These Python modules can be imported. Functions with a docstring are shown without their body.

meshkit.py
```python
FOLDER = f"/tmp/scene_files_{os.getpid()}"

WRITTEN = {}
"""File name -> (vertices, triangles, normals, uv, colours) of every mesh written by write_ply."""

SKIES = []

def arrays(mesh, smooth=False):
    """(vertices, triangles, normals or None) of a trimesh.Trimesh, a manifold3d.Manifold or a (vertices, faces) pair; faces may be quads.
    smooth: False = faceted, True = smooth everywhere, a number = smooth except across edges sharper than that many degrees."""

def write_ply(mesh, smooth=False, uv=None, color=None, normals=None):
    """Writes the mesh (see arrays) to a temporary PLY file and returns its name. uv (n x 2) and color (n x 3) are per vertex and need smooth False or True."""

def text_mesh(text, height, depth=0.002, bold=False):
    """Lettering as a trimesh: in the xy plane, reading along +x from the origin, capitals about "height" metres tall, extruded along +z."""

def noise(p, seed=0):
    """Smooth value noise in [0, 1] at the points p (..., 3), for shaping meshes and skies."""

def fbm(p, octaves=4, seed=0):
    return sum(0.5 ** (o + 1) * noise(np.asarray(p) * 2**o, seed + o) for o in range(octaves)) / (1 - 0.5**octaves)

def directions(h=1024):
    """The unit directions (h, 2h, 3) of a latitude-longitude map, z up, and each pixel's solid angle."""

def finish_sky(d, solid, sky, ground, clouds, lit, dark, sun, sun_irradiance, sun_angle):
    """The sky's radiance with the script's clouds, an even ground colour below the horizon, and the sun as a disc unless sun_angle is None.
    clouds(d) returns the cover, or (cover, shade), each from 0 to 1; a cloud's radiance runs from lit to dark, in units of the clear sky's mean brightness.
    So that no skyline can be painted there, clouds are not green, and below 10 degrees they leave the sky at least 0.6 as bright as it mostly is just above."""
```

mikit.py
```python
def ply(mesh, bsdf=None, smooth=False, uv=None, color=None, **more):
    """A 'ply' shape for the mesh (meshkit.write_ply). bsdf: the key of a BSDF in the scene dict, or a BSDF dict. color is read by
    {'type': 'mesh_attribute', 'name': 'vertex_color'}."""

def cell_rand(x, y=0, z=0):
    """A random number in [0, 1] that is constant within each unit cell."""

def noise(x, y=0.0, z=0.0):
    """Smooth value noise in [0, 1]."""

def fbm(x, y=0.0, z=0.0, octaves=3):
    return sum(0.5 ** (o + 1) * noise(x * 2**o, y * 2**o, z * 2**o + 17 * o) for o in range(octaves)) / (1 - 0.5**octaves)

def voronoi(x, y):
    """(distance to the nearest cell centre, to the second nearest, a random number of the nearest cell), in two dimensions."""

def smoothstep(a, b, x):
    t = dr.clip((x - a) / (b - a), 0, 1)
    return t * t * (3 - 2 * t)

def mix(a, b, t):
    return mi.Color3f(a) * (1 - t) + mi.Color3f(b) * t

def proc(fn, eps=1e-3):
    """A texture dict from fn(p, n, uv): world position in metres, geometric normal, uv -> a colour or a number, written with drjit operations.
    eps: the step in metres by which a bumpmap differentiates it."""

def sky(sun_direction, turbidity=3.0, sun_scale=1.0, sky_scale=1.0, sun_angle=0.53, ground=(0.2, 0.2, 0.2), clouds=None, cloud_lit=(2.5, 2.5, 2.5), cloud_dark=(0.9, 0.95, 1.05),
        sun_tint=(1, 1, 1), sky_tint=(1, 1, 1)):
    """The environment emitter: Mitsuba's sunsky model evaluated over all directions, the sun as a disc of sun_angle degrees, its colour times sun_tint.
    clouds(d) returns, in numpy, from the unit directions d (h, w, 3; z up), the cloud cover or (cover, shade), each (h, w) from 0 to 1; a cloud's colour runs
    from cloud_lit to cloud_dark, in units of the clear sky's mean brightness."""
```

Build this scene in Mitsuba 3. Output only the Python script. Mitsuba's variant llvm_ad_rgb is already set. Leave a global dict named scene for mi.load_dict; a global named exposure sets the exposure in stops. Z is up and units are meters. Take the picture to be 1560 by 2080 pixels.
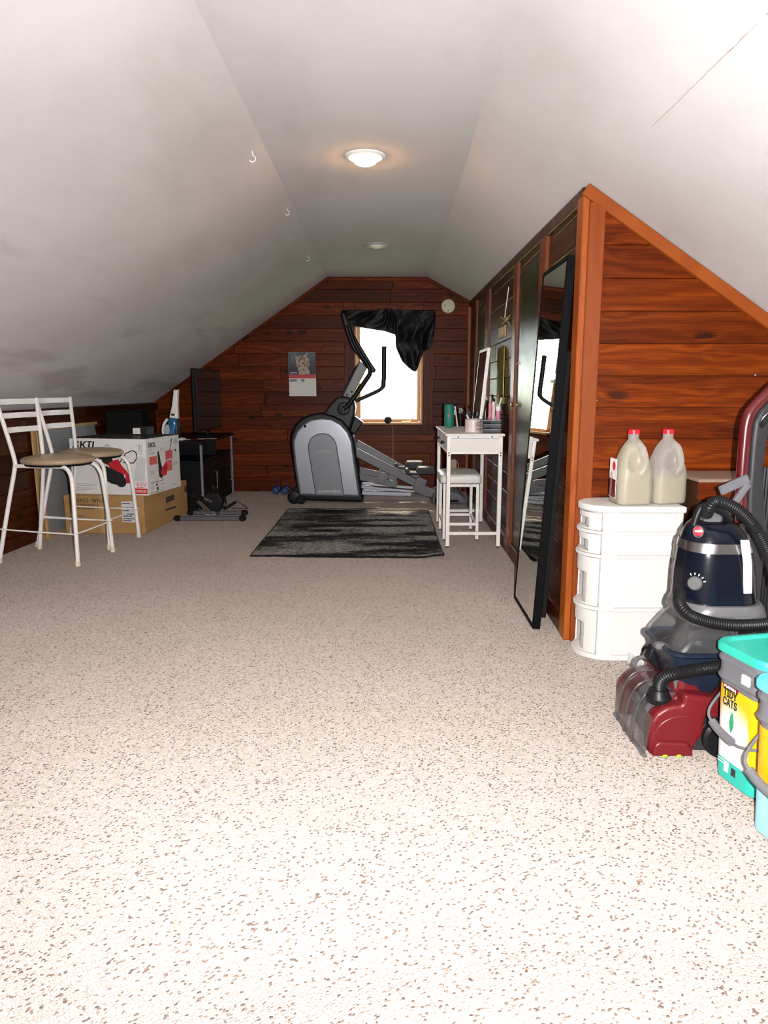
import math, random
import numpy as np, trimesh, mitsuba as mi, drjit as dr
import shapely, shapely.geometry as sg
import manifold3d as m3
import meshkit, mikit
from mikit import noise, fbm, voronoi, cell_rand, smoothstep, mix, proc

scene, labels = {'type': 'scene'}, {}
V = np.array
random.seed(7); rng = np.random.RandomState(11)

# ------------------------------------------------------------------ camera, light, exposure
PITCH, YAW = math.radians(9.92), math.radians(0.274)
CAM = V([0, 0, 1.05])
FWD = V([-math.sin(YAW)*math.cos(PITCH), math.cos(YAW)*math.cos(PITCH), -math.sin(PITCH)])
exposure = 0.0
scene['camera'] = {'type': 'perspective', 'fov': math.degrees(2*math.atan(780/1441.)), 'fov_axis': 'x', 'near_clip': 0.05, 'far_clip': 400.0,
                   'to_world': mi.ScalarTransform4f().look_at(origin=CAM.tolist(), target=(CAM+FWD).tolist(), up=[0, 0, 1])}
# daylight outside the gable window: bright thin overcast
scene['sky'] = mikit.sky((-0.05, 0.67, 0.74), turbidity=4.0, sky_scale=75.0, sun_scale=13.0, sun_angle=2.0, ground=(0.45, 0.5, 0.36),
                         clouds=lambda d: (0.75+0*d[..., 0], 0.1+0*d[..., 0]), cloud_lit=(1.5, 1.5, 1.5), cloud_dark=(1.0, 1.02, 1.05))
# the photographer's flash, just right of the lens
fl = V([0.075, -0.01, 1.065])
scene['camera_flash'] = {'type': 'spot', 'intensity': {'type': 'rgb', 'value': [50, 48.6, 48.0]}, 'cutoff_angle': 80.0, 'beam_width': 34.0,
                         'to_world': mi.ScalarTransform4f().look_at(origin=fl.tolist(), target=(fl+FWD+V([0.06, 0, 0.02])).tolist(), up=[0, 0, 1])}

# ------------------------------------------------------------------ helpers
def num(k):
    if k not in USED: USED.add(k); return k
    i = 1
    while f'{k}_{i:03d}' in USED: i += 1
    k = f'{k}_{i:03d}'; USED.add(k); return k
USED = set()
def tag(k, label=None, cat=None, group=None, kind=None):
    d = labels.setdefault(k, {})
    for a, b in (('label', label), ('category', cat), ('group', group), ('kind', kind)):
        if b: d[a] = b
    return k
def thing(name, label, cat, group=None):
    return tag(num(name), label, cat, group)
SPLIT = set('side_panel corner_pillar side_rail rail ear brush ribbed_column screw mast_bolt nozzle_rib fold_strut clear_bracket sash_frame vent_dot small_pictures cross_arms dome_duct tray_side shoe small_arm front_edge label_stripe dial_marks spine steel_link tension_knob tray'.split())
def part(parent, name, mesh, mat, smooth=30, label=None, uv=None, kind=None, color=None):
    if isinstance(mesh, list) and name in SPLIT:
        return [part(parent, name, m, mat, smooth, label, uv, kind, color) for m in mesh][0]
    if isinstance(mesh, list) and name in ('small_print', 'day_numbers', 'label_lettering', 'tray_print', 'scroll_pattern', 'side_stencil'): kind = 'stuff'
    k = num(f'{parent}__{name}')
    if isinstance(mesh, list): mesh = trimesh.util.concatenate(mesh)
    if uv is not None: smooth = False
    scene[k] = mikit.ply(mesh, mat, smooth=smooth, uv=uv, color=color)
    if label or kind: tag(k, label, kind=kind)
    return k
def single(name, mesh, mat, label, cat, smooth=30, group=None):
    k = num(name)
    if isinstance(mesh, list): mesh = trimesh.util.concatenate(mesh)
    scene[k] = mikit.ply(mesh, mat, smooth=smooth)
    return tag(k, label, cat, group)
def struct(name, mesh, mat, smooth=False, label=None):
    k = num(name)
    if isinstance(mesh, list): mesh = trimesh.util.concatenate(mesh)
    scene[k] = mikit.ply(mesh, mat, smooth=smooth)
    return tag(k, label, kind='structure')
def X(mesh, loc=(0, 0, 0), rz=0, rx=0, ry=0):
    m = mesh.copy()
    R = trimesh.transformations.euler_matrix(math.radians(rx), math.radians(ry), math.radians(rz), 'sxyz')
    R[:3, 3] = loc
    m.apply_transform(R); return m
_cb = None
def cb(size, loc=(0, 0, 0), c=0.003, rz=0, rx=0, ry=0):
    """chamfered box"""
    global _cb
    sg_ = [(a, b, d) for a in (-1, 1) for b in (-1, 1) for d in (-1, 1)]
    def pts(h, c):
        out = []
        for s in sg_:
            s = V(s, float)
            for ax in range(3):
                q = h - c; q = q.copy(); q[ax] = h[ax]
                out.append(s*q)
        return V(out)
    if _cb is None:
        h = trimesh.convex.convex_hull(pts(V([1., 1, 1]), 0.2))
        p0 = pts(V([1., 1, 1]), 0.2)
        idx = [int(np.argmin(((p0-v)**2).sum(1))) for v in h.vertices]
        _cb = V(idx)[h.faces]
    h = V(size, float)/2; c = min(c, 0.45*min(size))
    return X(trimesh.Trimesh(pts(h, c), _cb, process=False), loc, rz, rx, ry)
def bar(p0, p1, w, t, c=0.002, up=(0, 0, 1)):
    """rectangular bar from p0 to p1, w across, t along 'up'"""
    p0, p1 = V(p0, float), V(p1, float); d = p1-p0; L = np.linalg.norm(d); d /= L
    up = V(up, float); s = np.cross(up, d)
    if np.linalg.norm(s) < 1e-6: s = np.cross(V([1., 0, 0]), d)
    s /= np.linalg.norm(s); u = np.cross(d, s)
    m = cb((L, w, t), c=c); M = np.eye(4); M[:3, 0], M[:3, 1], M[:3, 2], M[:3, 3] = d, s, u, (p0+p1)/2
    m.apply_transform(M); return m
def spl(pts, n=8, closed=False):
    P = V(pts, float); out = []; N = len(P)
    for i in range(N if closed else N-1):
        g = lambda j: P[j % N] if closed else P[min(max(j, 0), N-1)]
        a, b, c, d = g(i-1), g(i), g(i+1), g(i+2)
        for t in np.arange(n)/n:
            out.append(0.5*((2*b)+(-a+c)*t+(2*a-5*b+4*c-d)*t*t+(-a+3*b-3*c+d)*t**3))
    if not closed: out.append(P[-1])
    return V(out)
def tube(pts, r, n=10, closed=False):
    P = V(pts, float); k = len(P); r = np.broadcast_to(r, (k,))
    t = np.roll(P, -1, 0)-np.roll(P, 1, 0) if closed else np.gradient(P, axis=0)
    t /= np.linalg.norm(t, axis=1, keepdims=True)+1e-12
    a = np.cross(t[0], [0, 0, 1.] if abs(t[0][2]) < .9 else [1., 0, 0]); A = []
    for i in range(k):
        a = a-t[i]*(a@t[i]); a /= np.linalg.norm(a); A.append(a)
    A = V(A); B = np.cross(t, A); th = np.arange(n)*2*np.pi/n
    v = (P[:, None]+r[:, None, None]*(np.cos(th)[None, :, None]*A[:, None]+np.sin(th)[None, :, None]*B[:, None])).reshape(-1, 3)
    f = []
    for i in range(k if closed else k-1):
        j = (i+1) % k
        for q in range(n):
            w = (q+1) % n; f += [[i*n+q, i*n+w, j*n+w], [i*n+q, j*n+w, j*n+q]]
    if not closed:
        v = np.vstack([v, P[0], P[-1]]); c0, c1 = len(v)-2, len(v)-1
        for q in range(n):
            w = (q+1) % n; f += [[c0, w, q], [c1, (k-1)*n+q, (k-1)*n+w]]
    return trimesh.Trimesh(v, f, process=False)
def hose(pts, r, pitch=0.008, n=14, amp=0.12):
    """corrugated hose along a smooth path"""
    P = spl(pts, 12); L = np.r_[0, np.cumsum(np.linalg.norm(np.diff(P, axis=0), axis=1))]
    k = max(8, int(L[-1]/pitch*4)); s = np.linspace(0, L[-1], k)
    Q = np.stack([np.interp(s, L, P[:, i]) for i in range(3)], 1)
    return tube(Q, r*(1+amp*np.sin(s/pitch*2*np.pi)), n)
def cyl(p0, p1, r, n=20, r1=None):
    p0, p1 = V(p0, float), V(p1, float)
    return tube([p0, p1], [r, r if r1 is None else r1], n)
def lathe(prof, n=28, loc=(0, 0, 0)):
    m = trimesh.creation.revolve(V(prof, float), sections=n); return X(m, loc)
def ball(c, r, s=(1, 1, 1), sub=3):
    m = trimesh.creation.icosphere(subdivisions=sub, radius=r); m.apply_scale(s); m.apply_translation(c); return m
def polyg(pts, r=0.0):
    g = sg.Polygon(pts) if not isinstance(pts, sg.base.BaseGeometry) else pts
    if r: g = g.buffer(-r, join_style=1).buffer(2*r, join_style=1).buffer(-r, join_style=1)
    return g
def ext(g, d):
    if not isinstance(g, sg.base.BaseGeometry): g = sg.Polygon(g)
    gs = [q for q in getattr(g, 'geoms', [g]) if q.geom_type == 'Polygon' and q.area > 1e-8]
    return trimesh.util.concatenate([trimesh.creation.extrude_polygon(q, d, engine='earcut') for q in gs])
def fr(mesh, o, r, u):
    """place a mesh drawn in xy (extruded +z) at o with its x along r and y along u"""
    r, u = V(r, float), V(u, float); r /= np.linalg.norm(r); nrm = np.cross(r, u); nrm /= np.linalg.norm(nrm); u = np.cross(nrm, r)
    M = np.eye(4); M[:3, 0], M[:3, 1], M[:3, 2], M[:3, 3] = r, u, nrm, o
    m = mesh.copy(); m.apply_transform(M); return m
def extxz(g, y0, y1):
    """outline in (x, z), thick from y0 to y1"""
    return fr(ext(g, y1-y0), (0, y1, 0), (1, 0, 0), (0, 0, 1))
def puff(pts, d, r=0.006, k=3, smooth_r=0.01):
    """outline extruded from z=0 to d with rounded rims of radius r"""
    g = polyg(pts, smooth_r) if smooth_r else polyg(pts)
    P = V(g.exterior.coords)[:-1]
    if not g.exterior.is_ccw: P = P[::-1]
    ln = g.exterior.length; n = max(24, int(ln/max(0.006, ln/160)))
    P = V([g.exterior.interpolate(i/n, normalized=True).coords[0] for i in range(n)])
    if sg.LinearRing(P).is_ccw is False: P = P[::-1]
    t = np.roll(P, -1, 0)-np.roll(P, 1, 0); t /= np.linalg.norm(t, axis=1, keepdims=True)
    inn = np.stack([-t[:, 1], t[:, 0]], 1)
    rings = []
    for a in np.linspace(0, np.pi/2, k+1): rings.append((P+inn*r*(1-np.sin(a)), r*(1-np.cos(a))))
    rings += [(p, d-z) for p, z in rings[::-1]]
    v = np.vstack([np.c_[p, np.full(n, z)] for p, z in rings]); f = []
    for i in range(len(rings)-1):
        for q in range(n):
            w = (q+1) % n; f += [[i*n+q, i*n+w, (i+1)*n+w], [i*n+q, (i+1)*n+w, (i+1)*n+q]]
    tv, tf = trimesh.creation.triangulate_polygon(sg.Polygon(rings[0][0]), engine='earcut')
    tv = V(tv); from_idx = V([int(np.argmin(((rings[0][0]-q)**2).sum(1))) for q in tv]); tf = from_idx[V(tf)]
    a = rings[0][0]; s = np.cross(a[tf[:, 1]]-a[tf[:, 0]], a[tf[:, 2]]-a[tf[:, 0]])
    tf = np.where(s[:, None] > 0, tf, tf[:, ::-1])
    f = np.vstack([f, tf[:, ::-1], tf+(len(rings)-1)*n])
    return trimesh.Trimesh(v, f, process=False)
def puffxz(pts, y0, y1, r=0.006, k=3, sr=0.01):
    return fr(puff(pts, y1-y0, r, k, sr), (0, y1, 0), (1, 0, 0), (0, 0, 1))
def loft(rings, cap=True):
    n = len(rings[0]); v = np.vstack(rings); f = []
    for i in range(len(rings)-1):
        for q in range(n):
            w = (q+1) % n; f += [[i*n+q, i*n+w, (i+1)*n+w], [i*n+q, (i+1)*n+w, (i+1)*n+q]]
    if cap:
        v = np.vstack([v, rings[0].mean(0), rings[-1].mean(0)]); c0, c1 = len(v)-2, len(v)-1; b = (len(rings)-1)*n
        for q in range(n):
            w = (q+1) % n; f += [[c0, w, q], [c1, b+q, b+w]]
    return trimesh.Trimesh(v, f, process=False)
def rrect(w, d, r, z, n=8, cx=0, cy=0):
    """rounded rectangle ring, w by d, at height z"""
    out = []; r = min(r, w/2-1e-4, d/2-1e-4)
    for sx, sy, a0 in ((1, 1, 0), (-1, 1, 90), (-1, -1, 180), (1, -1, 270)):
        for a in np.radians(np.linspace(a0, a0+90, n)):
            out.append((cx+sx*(w/2-r)+r*math.cos(a), cy+sy*(d/2-r)+r*math.sin(a), z))
    return V(out)
def soft(mesh, ln, it=8):
    """refine and round off a solid"""
    mm = m3.Manifold(m3.Mesh(V(mesh.vertices, np.float32), V(mesh.faces, np.uint32)))
    mm = mm.refine_to_length(ln).to_mesh()
    t = trimesh.Trimesh(mm.vert_properties[:, :3], mm.tri_verts, process=True)
    trimesh.smoothing.filter_laplacian(t, lamb=0.5, iterations=it, volume_constraint=False); return t
def man(mesh):
    mesh = trimesh.Trimesh(mesh.vertices, mesh.faces, process=True)
    return m3.Manifold(m3.Mesh(V(mesh.vertices, np.float32), V(mesh.faces, np.uint32)))
def tri(m):
    m = m.to_mesh(); return trimesh.Trimesh(m.vert_properties[:, :3], m.tri_verts, process=False)
def text(s, h, o, r, u, depth=0.0012, bold=False, width=None):
    m = meshkit.text_mesh(s, h, depth, bold)
    if width: m.apply_scale([width/(m.bounds[1][0]-m.bounds[0][0]), 1, 1])
    return fr(m, o, r, u)

# ------------------------------------------------------------------ materials
def rgb(*c): return {'type': 'rgb', 'value': list(c)}
def mat(k, base, rough=0.5, spec=0.5, **kw):
    b = base if isinstance(base, dict) else rgb(*base)
    scene[k] = {'type': 'twosided', 'b': {'type': 'principled', 'base_color': b, 'roughness': rough, 'specular': spec, **kw}}
def bumped(k, base, rough, height, scale, spec=0.4, eps=1e-3, **kw):
    b = base if isinstance(base, dict) else rgb(*base)
    scene[k] = {'type': 'twosided', 'b': {'type': 'bumpmap', 'bump': proc(height, eps), 'scale': scale,
                'n': {'type': 'principled', 'base_color': b, 'roughness': rough, 'specular': spec, **kw}}}

def cedar(light, mid, dark, knots=0.9):
    # boards carry uv: u along the board in metres, v = board number + metres across
    def fn(p, n, uv):
        u, v = uv.x, uv.y
        b = dr.floor(v); w = v-b
        r1, r2 = cell_rand(b, 3), cell_rand(b, 9)
        k, _, kr = voronoi(u*3.4+r1*31, w*8.5+r2*17)
        swirl = dr.exp(-k*k*22)
        y = w*60+fbm(u*2.2+r1*50, w*7+r2*20, 0, 3)*7+swirl*2.5
        ring = 0.5+0.5*dr.sin(y*1.9)
        fine = noise(u*14+r2*40, w*420, r1*7)
        t = 0.16*ring+0.30*fine+0.56*fbm(u*0.7+r1*70, w*13, r2*5)
        c = mix(mi.Color3f(*light), mi.Color3f(*mid), smoothstep(0.22, 0.55, t))
        c = mix(c, mi.Color3f(*dark), smoothstep(0.5, 0.85, t)*0.85)
        c = mix(c, mi.Color3f(*dark), 0.7*smoothstep(0.35, 0.95, r1)*smoothstep(0.2, 0.8, r2+0.2))
        sap = smoothstep(0.034, 0.020, w+0.012*(fbm(u*2.5+r1*9, 3, 0, 2)-0.5))*smoothstep(0.35, 0.45, r2)
        c = mix(c, mi.Color3f(*light)*1.15, sap*(0.6+0.3*fine))
        knot = smoothstep(0.21, 0.07, k)*smoothstep(0.74, 0.80, kr)
        return mix(c, mi.Color3f(0.018, 0.006, 0.003), knot*knots)
    return proc(fn)
mat('cedar', cedar((0.20, 0.0365, 0.0030), (0.105, 0.0155, 0.0014), (0.036, 0.0048, 0.0007)), 0.40, 0.10)
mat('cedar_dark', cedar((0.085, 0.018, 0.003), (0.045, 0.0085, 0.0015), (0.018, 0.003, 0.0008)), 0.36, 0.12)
mat('cedar_trim', cedar((0.30, 0.075, 0.010), (0.25, 0.056, 0.0075), (0.13, 0.022, 0.003), 0.0), 0.42, 0.25)
mat('cedar_trim_dark', cedar((0.17, 0.036, 0.007), (0.12, 0.024, 0.005), (0.05, 0.010, 0.002), 0.0), 0.4, 0.3)
mat('wall_backing', (0.04, 0.012, 0.004), 0.8, 0.2)

def ceil_fn(p, n, uv):
    m = fbm(p.x*1.4+5, p.y*1.1, p.z*2.0, 4)
    a = p.x*0.82+p.z*0.57
    s = fbm(a*5.5+0.35*fbm(p.y*2, a*3, 1, 2), p.y*1.25+7, 3.0, 4)
    c = mix(mi.Color3f(0.47, 0.455, 0.452), mi.Color3f(0.42, 0.402, 0.397), smoothstep(0.3, 0.75, m))
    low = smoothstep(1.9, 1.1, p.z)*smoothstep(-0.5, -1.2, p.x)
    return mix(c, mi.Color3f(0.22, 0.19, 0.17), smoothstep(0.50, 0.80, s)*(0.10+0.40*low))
bumped('ceiling_paint', proc(ceil_fn), 0.9, lambda p, n, uv: fbm(p.x*9, p.y*9, p.z*9, 3), 0.003, 0.1, eps=0.004)
def carpet_fn(p, n, uv):
    x, y = p.x*0.80+p.y*0.6, -p.x*0.6+p.y*0.80
    d, d2, r = voronoi(x*175, y*250)
    c = mix(mi.Color3f(0.50, 0.43, 0.385), mi.Color3f(0.36, 0.302, 0.262), r)
    c = c*(0.66+0.44*smoothstep(0.0, 0.4, d2-d))
    fk = smoothstep(0.90, 0.93, cell_rand(dr.floor(r*99991), 2))
    c = mix(c, mix(mi.Color3f(0.10, 0.075, 0.062), mi.Color3f(0.20, 0.15, 0.12), r), fk)
    patch = fbm(p.x*1.3, p.y*1.3, 0, 3)
    return c*(0.93+0.14*patch)
def carpet_h(p, n, uv):
    x, y = p.x*0.80+p.y*0.6, -p.x*0.6+p.y*0.80
    d, d2, r = voronoi(x*175, y*250)
    return dr.maximum(0, 1-d*1.2)
bumped('carpet', proc(carpet_fn), 0.95, carpet_h, 0.0035, 0.05, eps=6e-4)
def rug_fn(p, n, uv):
    s = fbm(p.x*2.3+3, p.y*9, 0, 3); f = noise(p.x*60, p.y*330, 1); g = noise(p.x*210, p.y*210, 5)
    t = smoothstep(0.41, 0.64, s*0.75+f*0.25)
    lt = t*(0.15+0.85*smoothstep(0.35, 0.75, f*0.6+g*0.4))
    return mix(mi.Color3f(0.011, 0.011, 0.011), mi.Color3f(0.36, 0.345, 0.325), lt)
bumped('rug_pile', proc(rug_fn), 0.95, lambda p, n, uv: noise(p.x*260, p.y*260, 0), 0.002, 0.05)
mat('white_metal', (0.80, 0.78, 0.75), 0.35)
mat('white_plastic', (0.84, 0.82, 0.78), 0.4)
mat('white_paint', (0.80, 0.79, 0.77), 0.5)
mat('print_white', (0.74, 0.73, 0.71), 0.55)
mat('cream_rubber', (0.68, 0.60, 0.45), 0.7)
mat('vinyl_beige', proc(lambda p, n, uv: mix(mi.Color3f(0.42, 0.31, 0.20), mi.Color3f(0.34, 0.25, 0.16), noise(p.x*220, p.y*220, p.z*220))), 0.32, 0.5)
mat('vinyl_white', (0.70, 0.69, 0.65), 0.38)
mat('black_plastic', (0.006, 0.006, 0.007), 0.42, 0.22)
mat('black_matte', (0.006, 0.006, 0.006), 0.8, 0.15)
mat('black_gloss', (0.004, 0.004, 0.0045), 0.06, 0.5)
mat('black_lacquer', (0.004, 0.004, 0.0045), 0.42, 0.16)
mat('black_satin_cloth', (0.004, 0.004, 0.005), 0.5, 0.25)
mat('silver_paint', (0.25, 0.262, 0.295), 0.36, 0.5, metallic=0.6)
mat('silver_dark', (0.17, 0.178, 0.195), 0.42, 0.4, metallic=0.3)
mat('steel', (0.55, 0.55, 0.56), 0.25, 0.5, metallic=1.0)
mat('chrome', (0.75, 0.75, 0.76), 0.08, 0.5, metallic=1.0)
mat('brass', (0.62, 0.45, 0.18), 0.3, 0.5, metallic=1.0)
mat('grey_metal', (0.10, 0.103, 0.112), 0.38, 0.4)
mat('grey_plastic', (0.105, 0.107, 0.118), 0.42, 0.4)
mat('grey_board', (0.21, 0.225, 0.23), 0.6)
mat('grey_light', (0.42, 0.42, 0.42), 0.5)
mat('frame_wood', (0.42, 0.27, 0.12), 0.5)
mat('cardboard', proc(lambda p, n, uv: mix(mi.Color3f(0.44, 0.255, 0.105), mi.Color3f(0.34, 0.19, 0.075), fbm(p.x*6, p.y*6, p.z*14, 3))), 0.8, 0.2)
mat('print_black', (0.015, 0.015, 0.016), 0.5)
mat('print_ink', (0.06, 0.04, 0.03), 0.7)
mat('print_red', (0.55, 0.02, 0.03), 0.5)
mat('print_pink', (0.62, 0.12, 0.10), 0.5)
mat('print_grey', (0.42, 0.43, 0.44), 0.55)
mat('print_lightgrey', (0.58, 0.58, 0.59), 0.55)
mat('blue_plastic', (0.012, 0.13, 0.32), 0.25)
mat('blue_vinyl', (0.015, 0.035, 0.16), 0.4)
mat('navy', (0.003, 0.004, 0.009), 0.16, 0.25, clearcoat=0.25, clearcoat_gloss=0.95)
mat('red_gloss', (0.065, 0.002, 0.004), 0.25, 0.5, clearcoat=0.5, clearcoat_gloss=0.9)
mat('maroon', (0.105, 0.0065, 0.009), 0.38, 0.35)
mat('dark_grey', (0.021, 0.021, 0.023), 0.45, 0.25)
mat('red_cap', (0.62, 0.012, 0.03), 0.35)
mat('teal', (0.022, 0.34, 0.26), 0.4)
mat('teal_print', (0.015, 0.33, 0.26), 0.45)
mat('aqua_blue', (0.08, 0.42, 0.68), 0.4)
mat('speaker_green', (0.012, 0.20, 0.145), 0.6)
mat('lime', (0.45, 0.80, 0.02), 0.5)
mat('wax_pink', (0.72, 0.62, 0.58), 0.4)
mat('pink_print', (0.66, 0.22, 0.36), 0.4)
mat('ink_text', (0.16, 0.13, 0.12), 0.5)
mat('leaf_green', (0.03, 0.22, 0.10), 0.5)
mat('detector', (0.62, 0.60, 0.42), 0.5)
mat('window_reflection_olive', (0.16, 0.165, 0.035), 0.16, 0.6, spec_tint=0.9)  # olive colour painted in for the window reflected in the closet wall
mat('green_door', proc(lambda p, n, uv: mix(mi.Color3f(0.008, 0.013, 0.004), mi.Color3f(0.013, 0.020, 0.005), fbm(p.y*14, p.z*1.2, 0, 3))), 0.32, 0.12, spec_tint=0.9)
scene['mirror_silver'] = {'type': 'twosided', 'b': {'type': 'conductor', 'specular_reflectance': rgb(0.80, 0.83, 0.80)}}
scene['pane'] = {'type': 'thindielectric', 'int_ior': 1.5}
scene['clear_glass'] = {'type': 'thindielectric', 'int_ior': 1.5, 'specular_transmittance': rgb(0.9, 0.9, 0.92)}
scene['smoky_plastic'] = {'type': 'blendbsdf', 'weight': 0.15, 'a': {'type': 'thindielectric', 'int_ior': 1.55, 'specular_transmittance': rgb(0.78, 0.78, 0.80)},
                          'b': {'type': 'twosided', 'x': {'type': 'roughplastic', 'diffuse_reflectance': rgb(0.20, 0.195, 0.195), 'alpha': 0.10}}}
scene['blue_smoke'] = {'type': 'blendbsdf', 'weight': 0.45, 'a': {'type': 'thindielectric', 'int_ior': 1.5, 'specular_transmittance': rgb(0.45, 0.55, 0.72)},
                       'b': {'type': 'twosided', 'x': {'type': 'roughplastic', 'diffuse_reflectance': rgb(0.022, 0.034, 0.062), 'alpha': 0.2}}}
scene['milky'] = {'type': 'principledthin', 'base_color': rgb(0.84, 0.83, 0.79), 'roughness': 0.32, 'diff_trans': 1.55, 'eta': 1.5, 'spec_trans': 0.25}
mat('jug_liquid', (0.36, 0.31, 0.17), 0.6, 0.1)
mat('drawer_plastic', (0.53, 0.517, 0.495), 0.5, 0.2)
mat('collar_grey', (0.095, 0.095, 0.098), 0.35, 0.4)
mat('frame_black', (0.003, 0.003, 0.0035), 0.6, 0.06)
mat('bark', (0.10, 0.06, 0.035), 0.9, 0.1)
mat('lawn', proc(lambda p, n, uv: mix(mi.Color3f(0.13, 0.22, 0.04), mi.Color3f(0.20, 0.28, 0.07), fbm(p.x*0.7, p.y*0.7, 0, 4))), 0.9, 0.1)

# ------------------------------------------------------------------ the room
def xw(y): return -2.47+0.0448*(y-4.4)             # face of the low left wall
def xp(y): return 0.765+0.0126*(y-2.87)            # face of the closet's long side
def zp(y): return 1.81+0.018*(y-2.87)              # height of the closet where it meets the slope
board_id = [0]
def boards(parent, region, o, r, u, row=0.124, thick=0.016, z0=0.0, joints=(1.1, 2.2), gap=0.0022, seed=1, matl='cedar', lap=0.003):
    R = random.Random(seed); x0, y0, x1, y1 = region.bounds; k = math.floor((y0-z0)/row)
    while z0+k*row < y1:
        lo, hi = z0+k*row+gap/2, z0+(k+1)*row-gap/2
        cuts = [x0-R.uniform(0, joints[0])]
        while cuts[-1] < x1: cuts.append(cuts[-1]+R.uniform(*joints))
        for a, b in zip(cuts, cuts[1:]):
            g = region.intersection(sg.box(a+gap/2, lo, b-gap/2, hi))
            qs = [q for q in getattr(g, 'geoms', [g]) if q.geom_type == 'Polygon']; ps = []
            for q in qs:
                if q.convex_hull.area < q.area*1.002: ps.append(q); continue
                xs = sorted({round(c[0], 4) for c in q.exterior.coords})
                for c, d in zip(xs, xs[1:]):
                    h = q.intersection(sg.box(c, -9, d, 99)); ps += [w for w in getattr(h, 'geoms', [h]) if w.geom_type == 'Polygon']
            for q in ps:
                if q.area < 4e-4: continue
                P = V(q.exterior.coords)[:-1]; t = q.buffer(-lap, join_style=2)
                if t.is_empty or t.geom_type != 'Polygon': continue
                T = V(t.exterior.coords)[:-1]; th = thick+R.uniform(-0.0012, 0.0012)
                m = trimesh.convex.convex_hull(np.vstack([np.c_[P, 0*P[:, 0]], np.c_[P, 0*P[:, 0]+th-lap*0.7], np.c_[T, 0*T[:, 0]+th]]))
                board_id[0] += 1; w = V(m.vertices)
                uv = np.c_[w[:, 0]+R.uniform(0, 60), board_id[0]+0.2+(w[:, 1]-lo)]
                part(parent, 'board', fr(m, o, r, u), matl, uv=uv)
        k += 1
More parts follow.
